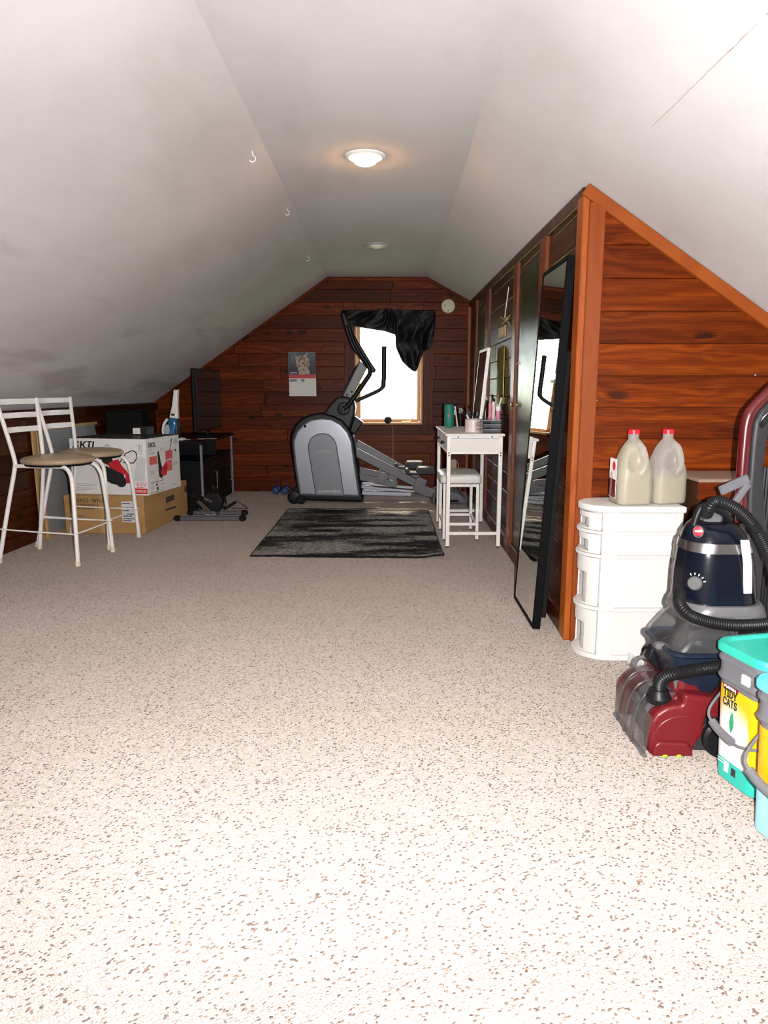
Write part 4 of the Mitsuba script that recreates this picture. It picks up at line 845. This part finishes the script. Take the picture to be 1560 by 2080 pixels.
# ------------------------------------------------------------------ white drawer tower
k = thing('drawer_tower', 'white plastic four drawer tower with a bowed front beside the corner post', 'drawer unit')
yc, hw, xa, xr = 2.7475, .1125, .872, 1.118
def bowed(grow=0., xr_=xr, front=.757):
    a = np.radians(np.linspace(90, 270, 33)); bx = xa-front+grow
    arc = [(xa+bx*math.cos(t)*1.0, yc+(hw+grow)*math.sin(t)) for t in a]
    return [(xr_+grow, yc+hw+grow)]+arc+[(xr_+grow, yc-hw-grow)]
def slab(z0, z1, grow, m, nm, r=.004, xr_=xr, front=.757): return part(k, nm, X(puff(bowed(grow, xr_, front), z1-z0, r, 3, 0), (0, 0, z0)), m, smooth=40)
slab(.585, .611, .006, 'drawer_plastic', 'top', .007)
levels = [(.512, .583), (.420, .500), (.212, .408), (.020, .198)]
def arc(r0, r1, a0, a1, n=20):     # ring sector of the bow, angles measured from straight ahead (-x)
    t = np.radians(np.linspace(a0, a1, n))
    f = lambda r_: [(xa-(xa-.757)*r_*math.cos(q), yc-hw*r_*math.sin(q)) for q in t]
    return sg.Polygon(f(r1)+f(r0)[::-1]).buffer(0)
for z0, z1 in levels:
    part(k, 'side_panel', [cb((xr-xa-.010, .006, z1-z0), ((xr+xa)/2, yc+s*(hw-.014), (z0+z1)/2), .001) for s in (-1, 1)], 'drawer_plastic')
    part(k, 'corner_pillar', [X(ext(arc(.86, 1.0, s*62, s*91), z1-z0+.008), (0, 0, z0-.004)) for s in (-1, 1)]+[cb((.030, .022, z1-z0+.008), (xr-.015, yc+s*(hw-.011), (z0+z1)/2), .004) for s in (-1, 1)], 'drawer_plastic')
    zh0, zh1 = z0+.009, z1-(z1-z0)*.33
    full_, hole_ = arc(.93, .985, -59.5, 59.5, 40), arc(.7, 1.2, -33, 33)
    dr_ = part(k, 'drawer', [X(ext(full_, z1-.003-zh1), (0, 0, zh1)), X(ext(full_.difference(hole_), zh1-zh0), (0, 0, zh0)), X(ext(full_, zh0-z0-.002), (0, 0, z0+.002))], 'drawer_plastic', smooth=25)
    part(dr_, 'handle_recess', X(ext(arc(.70, .76, -50, 50, 30), zh1-zh0+.006), (0, 0, zh0-.003)), 'drawer_plastic', smooth=25)
    part(dr_, 'drawer_box', X(ext(sg.Polygon(bowed(-.034, xr-.02)), z1-z0-.006), (0, 0, z0+.003)), 'drawer_plastic', smooth=25)
for z0, z1 in ((.500, .512), (.408, .420), (.198, .212), (.0, .020)): slab(z0, z1, .003, 'drawer_plastic', 'shelf_rail', .003, front=.752)
part(k, 'back_panel', cb((.006, .21, .58), (xr-.003, yc, .295), .001), 'drawer_plastic')
# juice jugs
def jug(x, y, s, lvl, label, lab):
    k = thing('plastic_jug', label, 'jug', 'plastic jugs on the drawer tower'); z = .6115
    lev = [(0, .118, .104, .02), (.006, .132, .116, .026), (.03, .136, .12, .03), (.11, .136, .12, .034), (.135, .130, .116, .036), (.17, .112, .104, .04), (.20, .096, .09, .04), (.222, .078, .074, .035), (.24, .052, .052, .025), (.25, .040, .040, .0199)]
    def rings(e, lv=9): return loft([rrect(w_-2*e, d_-2*e, max(.008, r_-e), max(z_, e), 8, 0.002*(z_ > .2), 0) for z_, w_, d_, r_ in lev if z_ <= lv])
    body = man(rings(0))
    for c_, r_, s_ in (((-.016, -.062, .178), .046, (.85, .60, 1.15)), ((.050, -.055, .180), .030, (.7, .8, 1.3))): body -= man(ball(c_, r_, s_, 3))
    hp = [(.004, -.028, .232), (.014, -.046, .215), (.021, -.052, .19), (.026, -.054, .16), (.022, -.054, .135), (.010, -.050, .115)]
    hd = tube(spl(hp, 6), .0135, 14); body += man(hd)
    body = soft(tri(body), .0045, 5)
    part(k, 'shell', X(body, (x, y, z), rz=s), 'milky', smooth=True)
    lq = man(rings(.006))
    for c_, r_, s_ in (((-.016, -.062, .178), .052, (.85, .60, 1.15)), ((.050, -.055, .180), .036, (.7, .8, 1.3))): lq -= man(ball(c_, r_, s_, 3))
    lq = lq.trim_by_plane((0, 0, -1), -lvl)
    part(k, 'liquid', X(tri(lq), (x, y, z), rz=s), 'jug_liquid', smooth=40)
    part(k, 'neck', lathe([(.017, z+.245), (.0195, z+.25), (.0195, z+.266), (0, z+.267)], 28, (x, y, 0)), 'milky')
    part(k, 'cap', lathe([(0, z+.267), (.0215, z+.266), (.0215, z+.281), (.018, z+.284), (0, z+.284)], 30, (x, y, 0)), 'red_cap')
    if lab:
        part(k, 'paper_label', cb((.002, .080, .150), (x-.0685, y+.006, z+.098), .0006), 'print_white')
        part(k, 'label_print', cb((.0024, .078, .07), (x-.0688, y+.006, z+.06), .0006), 'maroon')
        part(k, 'label_badge', ball((x-.0693, y-.004, z+.145), .018, (.08, 1, 1), 2), 'print_red')
jug(.936, 2.710, 8, .228, 'plastic jug full of pale liquid with a fruit label, left on the tower', True)
jug(1.076, 2.735, 12, .104, 'plastic jug half full of cloudy liquid with no label, right on the tower', False)

# ------------------------------------------------------------------ carpet washer (its nose points to the left)
k = thing('carpet_washer', 'navy and maroon upright carpet washer with black hoses', 'carpet washer')
fen = [(.760, .003), (.886, .003), (.889, .03), (.912, .066), (.915, .114), (.930, .161), (.928, .18), (.848, .19), (.845, .157), (.826, .156), (.80, .149), (.774, .131), (.758, .107), (.755, .077)]
for y0_, y1_ in ((1.905, 1.955), (2.155, 2.205)):
    part(k, 'side_housing', puffxz(fen, y0_, y1_, .012, 4, .008), 'maroon', smooth=40)
part(k, 'fender_bead', tube([(x, 1.9045, z) for x, z in spl([(.762, .055), (.785, .097), (.812, .116), (.842, .123), (.875, .124)], 6)], .0022, 6), 'maroon')
part(k, 'bumper', puffxz([(.763, .004), (.768, .040), (.782, .050), (.862, .046), (.876, .034), (.882, .004)], 1.893, 1.915, .008, 3, .004), 'maroon', smooth=40)
part(k, 'body', puffxz([(.80, .01), (.80, .12), (.845, .165), (.93, .165), (1.06, .13), (1.10, .06), (1.09, .01)], 1.95, 2.16, .012, 3, .01), 'maroon', smooth=40)
part(k, 'neck', loft([rrect(.085, .13, .03, .13, cx=.888, cy=2.03), rrect(.080, .12, .03, .20, cx=.888, cy=2.03)]), 'maroon')
for y_ in (1.90, 2.20): part(k, 'wheel', fr(lathe([(0, 0), (.05, 0), (.06, .006), (.06, .022), (.05, .028), (0, .028)], 26), (.965, y_+.014, .061), (1, 0, 0), (0, 0, 1)), 'black_plastic')
part(k, 'rear_base', puffxz([(.885, .012), (.885, .07), (.93, .10), (1.12, .10), (1.14, .03), (1.12, .012)], 1.912, 2.20, .01, 3, .01), 'dark_grey')
pr = [(.742, .004), (.7445, .045), (.750, .090), (.762, .130), (.782, .158), (.810, .170), (.845, .172)]
n = 24; rows = []
for i in range(n+1):
    t = i/n; y = 1.890+.28*t; bulge = .010*math.sin(math.pi*t)
    rows.append([((x if y > 1.958 else min(x, .7535))-bulge*(1-z/.18), y, z if y > 1.958 else min(z, .128)) for x, z in spl(pr, 4)])
vv = V(rows).reshape(-1, 3); mcol = len(rows[0]); ff = []
for i in range(n):
    for j in range(mcol-1): a = i*mcol+j; ff += [[a, a+1, a+mcol+1], [a, a+mcol+1, a+mcol]]
side = lambda y: trimesh.Trimesh([(x, y, z) for x, z in spl(pr, 4)]+[(.80, y, .004), (.845, y, .10)], None)
sd = [(x, z) for x, z in spl(pr, 4)]+[(.80, .10), (.79, .004)]
tv, tf = trimesh.creation.triangulate_polygon(sg.Polygon(sd), engine='earcut')
part(k, 'clear_nozzle', [trimesh.Trimesh(vv, ff, process=False), trimesh.Trimesh(np.c_[tv[:, 0], 0*tv[:, 0]+1.957, tv[:, 1]], tf, process=False)], 'smoky_plastic', smooth=30, label='clear grey plastic suction hood')
part(k, 'nozzle_rib', [tube([(x-.003-.008*math.sin(math.pi*(y-1.89)/.28), y, z) for x, z in spl(pr, 4)], .0035, 6) for y in (1.985, 2.05, 2.125)], 'smoky_plastic')
part(k, 'nozzle_lip', cb((.012, .275, .012), (.741, 2.03, .007), .003), 'collar_grey')
part(k, 'nozzle_latch', ball((.757, 2.02, .125), .026, (.6, 1, .7), 3), 'smoky_plastic', smooth=True)
part(k, 'inner_duct', puffxz([(.775, .02), (.772, .08), (.79, .13), (.82, .15), (.85, .12), (.83, .02)], 2.0, 2.10, .01, 3, .01), 'grey_plastic')
part(k, 'brush', [ball((.80+.02*i_, 1.90+.012*(i_ % 2), .008), .010, (1, .8, .8), 1) for i_ in range(4)], 'lime', label='lime green brush tufts')
part(k, 'hose_cuff', lathe([(.020, .142), (.034, .143), (.036, .158), (.031, .166), (.026, .182), (.0, .184)], 26, (.797, 1.962, 0)), 'black_plastic')
part(k, 'suction_hose', hose([(.797, 1.962, .17), (.795, 1.955, .20), (.804, 1.94, .228), (.832, 1.92, .248), (.885, 1.908, .264), (.95, 1.90, .278), (1.03, 1.91, .292), (1.12, 1.94, .33), (1.185, 2.02, .40)], .0178, .0065, 14, .07), 'black_plastic', smooth=40)
# blue recovery tank and its clear lid
part(k, 'recovery_tank', loft([rrect(.09, .12, .03, .135, cx=.905, cy=2.06), rrect(.115, .15, .035, .15, cx=.92, cy=2.06), rrect(.15, .19, .04, .20, cx=.925, cy=2.06), rrect(.185, .22, .04, .25, cx=.925, cy=2.06), rrect(.20, .235, .04, .285, cx=.925, cy=2.06)], cap=False), 'blue_smoke', smooth=50, label='smoky blue recovery tank')
part(k, 'tank_core', loft([rrect(.08, .11, .03, .136, cx=.905, cy=2.06), rrect(.13, .17, .035, .19, cx=.925, cy=2.07), rrect(.15, .18, .035, .24, cx=.93, cy=2.08)]), 'navy', smooth=40)
part(k, 'tank_rim', loft([rrect(.205, .24, .045, .282, cx=.925, cy=2.06), rrect(.222, .256, .05, .288, cx=.925, cy=2.06), rrect(.222, .256, .05, .296, cx=.925, cy=2.06), rrect(.20, .235, .045, .300, cx=.925, cy=2.06)], cap=False), 'blue_smoke')
part(k, 'clear_dome', loft([rrect(.205, .24, .05, .300, cx=.925, cy=2.06), rrect(.20, .235, .06, .325, cx=.93, cy=2.06), rrect(.175, .22, .06, .36, cx=.945, cy=2.065), rrect(.145, .20, .05, .395, cx=.965, cy=2.07), rrect(.12, .18, .05, .418, cx=.98, cy=2.075)], cap=False), 'smoky_plastic', smooth=50, label='clear domed tank lid')
part(k, 'dome_duct', [bar((.862, 2.03, .305), (.93, 2.03, .405), .035, .03, .008, (0, 0, 1)), puffxz([(.91, .29), (.93, .40), (1.03, .40), (1.04, .29)], 2.06, 2.14, .01, 3, .01)], 'dark_grey', smooth=40)
part(k, 'side_latch', cb((.04, .03, .02), (.818, 2.02, .292), .006), 'collar_grey')
part(k, 'black_frame', puffxz([(.822, .205), (.829, .234), (.851, .268), (.90, .30), (.90, .19), (.86, .158)], 2.13, 2.17, .008, 3, .01), 'black_plastic')
part(k, 'grey_lever', bar((.855, 1.985, .205), (.868, 1.985, .150), .012, .022, .003, (1, 0, 0)), 'collar_grey')
part(k, 'wand_ring', tube([(.838+.026*math.cos(a), 2.20-.012*math.cos(a), .150+.036*math.sin(a)) for a in np.linspace(0, 2*np.pi, 29)[:-1]], .006, 8, True), 'collar_grey')
# tower: grey collar, navy clean water tank, handle
part(k, 'grey_collar', loft([rrect(.235, .22, .06, .362, cx=1.005, cy=2.09), rrect(.25, .235, .07, .385, cx=1.0, cy=2.09), rrect(.245, .235, .08, .410, cx=1.0, cy=2.09), rrect(.23, .22, .08, .424, cx=.998, cy=2.09)]), 'collar_grey', smooth=40)
part(k, 'collar_black_band', loft([rrect(.20, .19, .06, .340, cx=1.01, cy=2.09), rrect(.22, .21, .06, .364, cx=1.005, cy=2.09)]), 'black_plastic')  # black band narrowing below the grey collar
tk = [(.424, .884, 1.106), (.50, .883, 1.098), (.56, .886, 1.088), (.576, .8875, 1.084)]
tk2 = [(.604, .890, 1.074), (.63, .894, 1.062), (.648, .902, 1.046), (.658, .915, 1.02), (.662, .93, 1.0)]
rr = lambda q, e=0.: rrect(q[2]-q[1]+2*e, (q[2]-q[1])*.92+2*e, .075 if q[0] < .65 else .04, q[0], 12, (q[1]+q[2])/2, 2.095)
part(k, 'water_tank', loft([rr(q) for q in tk+tk2]), 'navy', smooth=40)
part(k, 'tank_band', loft([rr(tk[-1], .001), rr(tk[-1], .003), rr(tk2[0], .003), rr(tk2[0], .001)], cap=False), 'steel', smooth=40)
part(k, 'instruction_label', loft([V([(x, y, z) for x, y in ((1.035+dx, 1.993-.0025), (1.060+dx, 1.998-.0025), (1.060+dx, 2.0), (1.035+dx, 1.997))]) for z, dx in ((.462, 0), (.55, -.008), (.62, -.022))]), 'print_white', smooth=False)
part(k, 'badge', fr(lathe([(0, 0), (.013, 0), (.014, .002), (.011, .004), (0, .005)], 24), (.903, 2.022, .640), (.75, -.66, 0), (0, 0, 1)), 'print_red')
part(k, 'badge_rim', fr(tube([(.014*math.cos(a), .017*math.sin(a), .003) for a in np.linspace(0, 2*np.pi, 25)[:-1]], .0014, 6, True), (.903, 2.022, .640), (.75, -.66, 0), (0, 0, 1)), 'collar_grey')
part(k, 'badge_lettering', text('HOOVER', .005, (.8955, 2.0255, .638), (.75, -.66, .12), (0, 0, 1), .006, True, .02), 'print_white', smooth=False)
part(k, 'dial', fr(lathe([(0, 0), (.021, 0), (.020, .008), (.016, .012), (0, .012)], 26), (.903, 2.018, .486), (.72, -.69, 0), (0, 0, 1)), 'collar_grey')
part(k, 'dial_marks', [fr(cb((.003, .007, .001), (0.028*math.cos(a), .028*math.sin(a), .001), .0003, rz=math.degrees(a)-90), (.903, 2.018, .486), (.72, -.69, 0), (0, 0, 1)) for a in np.radians((20, 45, 70, 95, 120))], 'print_white', smooth=False)
part(k, 'tank_handle', tube(spl([(.905, 2.06, .650), (.913, 2.06, .685), (.925, 2.06, .705), (.948, 2.06, .708), (.985, 2.07, .690), (1.02, 2.08, .662)], 6), .011, 12), 'black_plastic')
part(k, 'handle_insert', cb((.055, .05, .034), (.965, 2.085, .668), .010), 'collar_grey')
part(k, 'upper_hose', hose([(.926, 2.03, .690), (.918, 2.0, .712), (.928, 1.985, .734), (.958, 1.98, .728), (1.0, 1.98, .703), (1.042, 1.98, .660), (1.075, 1.98, .610), (1.098, 1.98, .555), (1.122, 1.985, .49), (1.15, 2.01, .44), (1.19, 2.05, .40)], .0165, .0065, 14, .07), 'black_plastic', smooth=40)
part(k, 'lower_hose', hose([(.880, 2.06, .446), (.862, 2.02, .442), (.852, 1.985, .428), (.866, 1.955, .410), (.91, 1.945, .394), (.97, 1.94, .385), (1.04, 1.945, .383), (1.11, 1.96, .386), (1.19, 2.01, .40)], .0165, .0065, 14, .07), 'black_plastic', smooth=40)
# upright handle behind the tank
hb = [(1.135, .62), (1.128, .75), (1.126, .88), (1.128, .945), (1.145, .985), (1.20, 1.045), (1.24, 1.08), (1.27, 1.05), (1.225, 1.0), (1.19, .95), (1.176, .89), (1.172, .80), (1.185, .70), (1.20, .62), (1.20, .10), (1.135, .10)]
grip = polyg([(1.152, .962), (1.143, .935), (1.153, .925), (1.175, .955), (1.215, 1.005), (1.235, 1.04)], .004)
hm = tri(man(puff(hb, .06, .014, 4, .01))-man(X(ext(grip, .2), (0, 0, -.05))))
part(k, 'handle_back', fr(hm, (0, 2.26, 0), (1, 0, 0), (0, 0, 1)), 'dark_grey', smooth=40)
part(k, 'handle_front', tube([(x, 2.215, z) for x, z in spl([(1.122, .63), (1.112, .75), (1.110, .88), (1.113, .95), (1.130, .99), (1.185, 1.05), (1.23, 1.09)], 8)], .018, 14), 'red_gloss', smooth=True, label='glossy dark red handle front')
part(k, 'grip_insert', puffxz(list(grip.buffer(-.001).exterior.coords)[:-1], 2.235, 2.25, .004, 2, .002), 'grey_light')
part(k, 'ribbed_column', [tube([(x, 2.27, .12), (x, 2.27, .80)], .006, 8) for x in np.linspace(1.20, 1.26, 7)], 'black_plastic')
part(k, 'clear_bracket', [bar((1.03, 2.18, .735), (1.115, 2.18, .775), .03, .012, .003, (0, 1, 0)), bar((1.055, 2.18, .66), (1.115, 2.18, .76), .02, .02, .004, (0, 1, 0))], 'grey_plastic')

# low open tray by the washer
k = thing('cardboard_tray', 'low printed cardboard tray on the carpet between tower and washer', 'box')
g3, r3, b3 = local((.935, 2.625, 0), -78)
part(k, 'tray_side', [X(cb((.17, .004, .045), c=.001), g3(.085, 0, .0225), rz=-78), X(cb((.17, .004, .045), c=.001), g3(.085, .09, .0225), rz=-78), X(cb((.004, .09, .045), c=.001), g3(0, .045, .0225), rz=-78), X(cb((.004, .09, .045), c=.001), g3(.17, .045, .0225), rz=-78)], 'print_lightgrey')
part(k, 'tray_floor', X(cb((.168, .088, .003), c=.001), g3(.085, .045, .0016), rz=-78), 'cardboard')
part(k, 'tray_print', [bar(g3(.012+.02*i_, -.0024, .008), g3(.018+.02*i_, -.0024, .036), .001, .005, .0003, r3) for i_ in range(8)], 'print_grey', smooth=False)
k = thing('hose_nozzle', 'grey ringed hose end lying in the low cardboard tray', 'nozzle')
cc = g3(.10, .045, .048)
part(k, 'ring', tube([cc+V([.030*math.cos(a), -.012*math.cos(a), .033*math.sin(a)+.006]) for a in np.linspace(0, 2*np.pi, 33)[:-1]], .0065, 10, True), 'grey_light')
part(k, 'throat', lathe([(.025, .0), (.024, .05), (.02, .07), (0, .07)], 26).apply_transform(trimesh.transformations.rotation_matrix(-math.pi/2, [1, 0, 0])).apply_translation(cc+V([0, .0, .006])), 'black_matte', smooth=40)

# ------------------------------------------------------------------ litter pails
def pail(px_, py_, lidm, printm, bandm, label, words):
    k = thing('litter_pail', label, 'bucket', 'litter pails at the right edge'); w, d, H = .245, .190, .375; cx = cy = 0.
    def part(pk, nm, mesh, m, **kw): return globals()['part'](pk, nm, X(trimesh.util.concatenate(mesh) if isinstance(mesh, list) else mesh, (px_, py_, 0), rz=PR), m, **kw)
    rs = lambda z, e=0.: rrect((w-.022*(1-z/H))+2*e, (d-.018*(1-z/H))+2*e, .045, z, 10, cx, cy)
    part(k, 'pail', loft([rs(0.003, -.004), rs(.0, -.010), rs(0.009), rs(.25), rs(.285), rs(.285, .004), rs(.292, .007), rs(.298, .004), rs(.31, .002), rs(.335, .002), rs(.338, .006), rs(.345, .006), rs(.348, .003), rs(H, .003)][1:]), 'grey_plastic', smooth=35)
    part(k, 'print_wrap', loft([rs(.010, .0006), rs(.10, .0006), rs(.18, .0006), rs(.272, .0006)], cap=False), printm, smooth=40)
    lid = part(k, 'lid', loft([rs(H-.014, .006), rs(H-.012, .009), rs(H+.004, .009), rs(H+.010, .005), rs(H+.010, -.006), rs(H+.003, -.012), rs(H+.002, -.04)]), lidm, smooth=35)
    part(k, 'ear', [cb((.05, .022, .012), (cx-.015, cy+s*(d/2+.012), z), .004) for s in (-1, 1) for z in (.332, .298)], 'grey_plastic')
    part(k, 'clip', cb((.010, .03, .028), (cx-w/2-.001, cy-.03, .315), .003), 'grey_light')
    xf = cx-w/2; fx = lambda z: xf+.011*(1-z/H)-.0007
    bl = spl([(cx, cy+d/2+.012, .315), (cx-.05, cy+d/2+.016, .25), (xf-.006, cy+d/2-.005, .185), (xf-.014, cy+.055, .155), (xf-.016, cy-.01, .142), (xf-.014, cy-.055, .145), (xf+.02, cy-d/2-.012, .165), (cx-.03, cy-d/2-.018, .22), (cx, cy-d/2-.012, .315)], 8)
    part(k, 'bail', tube(bl, .0038, 8), 'grey_plastic')
    part(k, 'bail_grip', tube(bl[22:34], .0115, 12), 'grey_plastic')
    rn, up = V([0, -1., 0]), Z
    for s, h, z, wd, m in words: part(k, 'lettering', text(s, h, (fx(z), cy+.052, z), rn, V([-.03, 0, 1]), .0016, True, wd), m, smooth=False)
    return part, k, fx
PR = 13.0
def pail_coords(p, cx, cy):
    c, s = math.cos(math.radians(PR)), math.sin(math.radians(PR))
    return (p.x-cx)*c+(p.y-cy)*s, -(p.x-cx)*s+(p.y-cy)*c
def pail_fn(p, n, uv):
    lx, ly = pail_coords(p, 1.028, 1.767)
    y_ = dr.clip(smoothstep(0.175, 0.26, p.z+0.4*dr.abs(ly-0.02)*smoothstep(0.1, 0.2, p.z))+smoothstep(-0.038, -0.055, ly), 0, 1)
    return dr.select(p.z < 0.066, mi.Color3f(0.016, 0.34, 0.27), mix(mi.Color3f(0.56, 0.55, 0.52), mi.Color3f(0.62, 0.33, 0.0), y_))
mat('pail_print', proc(pail_fn), .35)
mat('pail_print_blue', proc(lambda p, n, uv: mix(mi.Color3f(0.20, 0.42, 0.56), mi.Color3f(0.62, 0.28, 0.0), smoothstep(0.115, 0.135, p.z+0.04*(p.y-1.5)))), .35)
pp, k, fx = pail(1.028, 1.767, 'teal', 'pail_print', 'teal_print', 'yellow and white litter pail with a teal lid beside the carpet washer',
         [('TIDY', .021, .243, .050, 'print_black'), ('CATS', .021, .218, .052, 'print_black')])
pp(k, 'brand_tab', cb((.0016, .056, .011), (fx(.27)-.0004, 0.026, .2705), .0004), 'maroon', smooth=False)
pp(k, 'lettering', text('PURINA', .007, (fx(.267)-.0014, 0.05, .2672), V([0, -1, 0]), Z, .001, True, .045), 'print_white', smooth=False)
pp(k, 'small_print', [cb((.001, .058, .003), (fx(.208), 0.02, .208), .0003)]+[cb((.001, .04, .0022), (fx(z), 0.028, z), .0003) for z in (.098, .090, .082)], 'print_grey', smooth=False)
pp(k, 'leaf_print', fr(ext(sg.Point(0, 0).buffer(1).intersection(sg.Point(.9, 0).buffer(1.25)) if False else sg.Polygon([(0, -.028), (.007, -.012), (.008, .004), (.003, .026), (0, .030), (-.005, .018), (-.008, .0), (-.005, -.016)]), .0012), (fx(.178), 0.015, .178), (0, -1, 0), (0, 0, 1)), 'leaf_green', smooth=False)
pp(k, 'dark_icon', cb((.0012, .016, .022), (fx(.044)-.0002, -0.002, .044), .0004), 'print_black', smooth=False)
pp(k, 'white_icon', cb((.0012, .016, .03), (fx(.047)-.0002, 0.025, .047), .0004), 'print_white', smooth=False)
pp(k, 'small_print', [cb((.001, .045, .0025), (fx(z), 0.038, z), .0003) for z in (.060, .052)], 'print_white', smooth=False)
pail(1.004, 1.518, 'aqua_blue', 'pail_print_blue', 'aqua_blue', 'orange and blue litter pail with a blue lid, cut by the right picture edge', [])
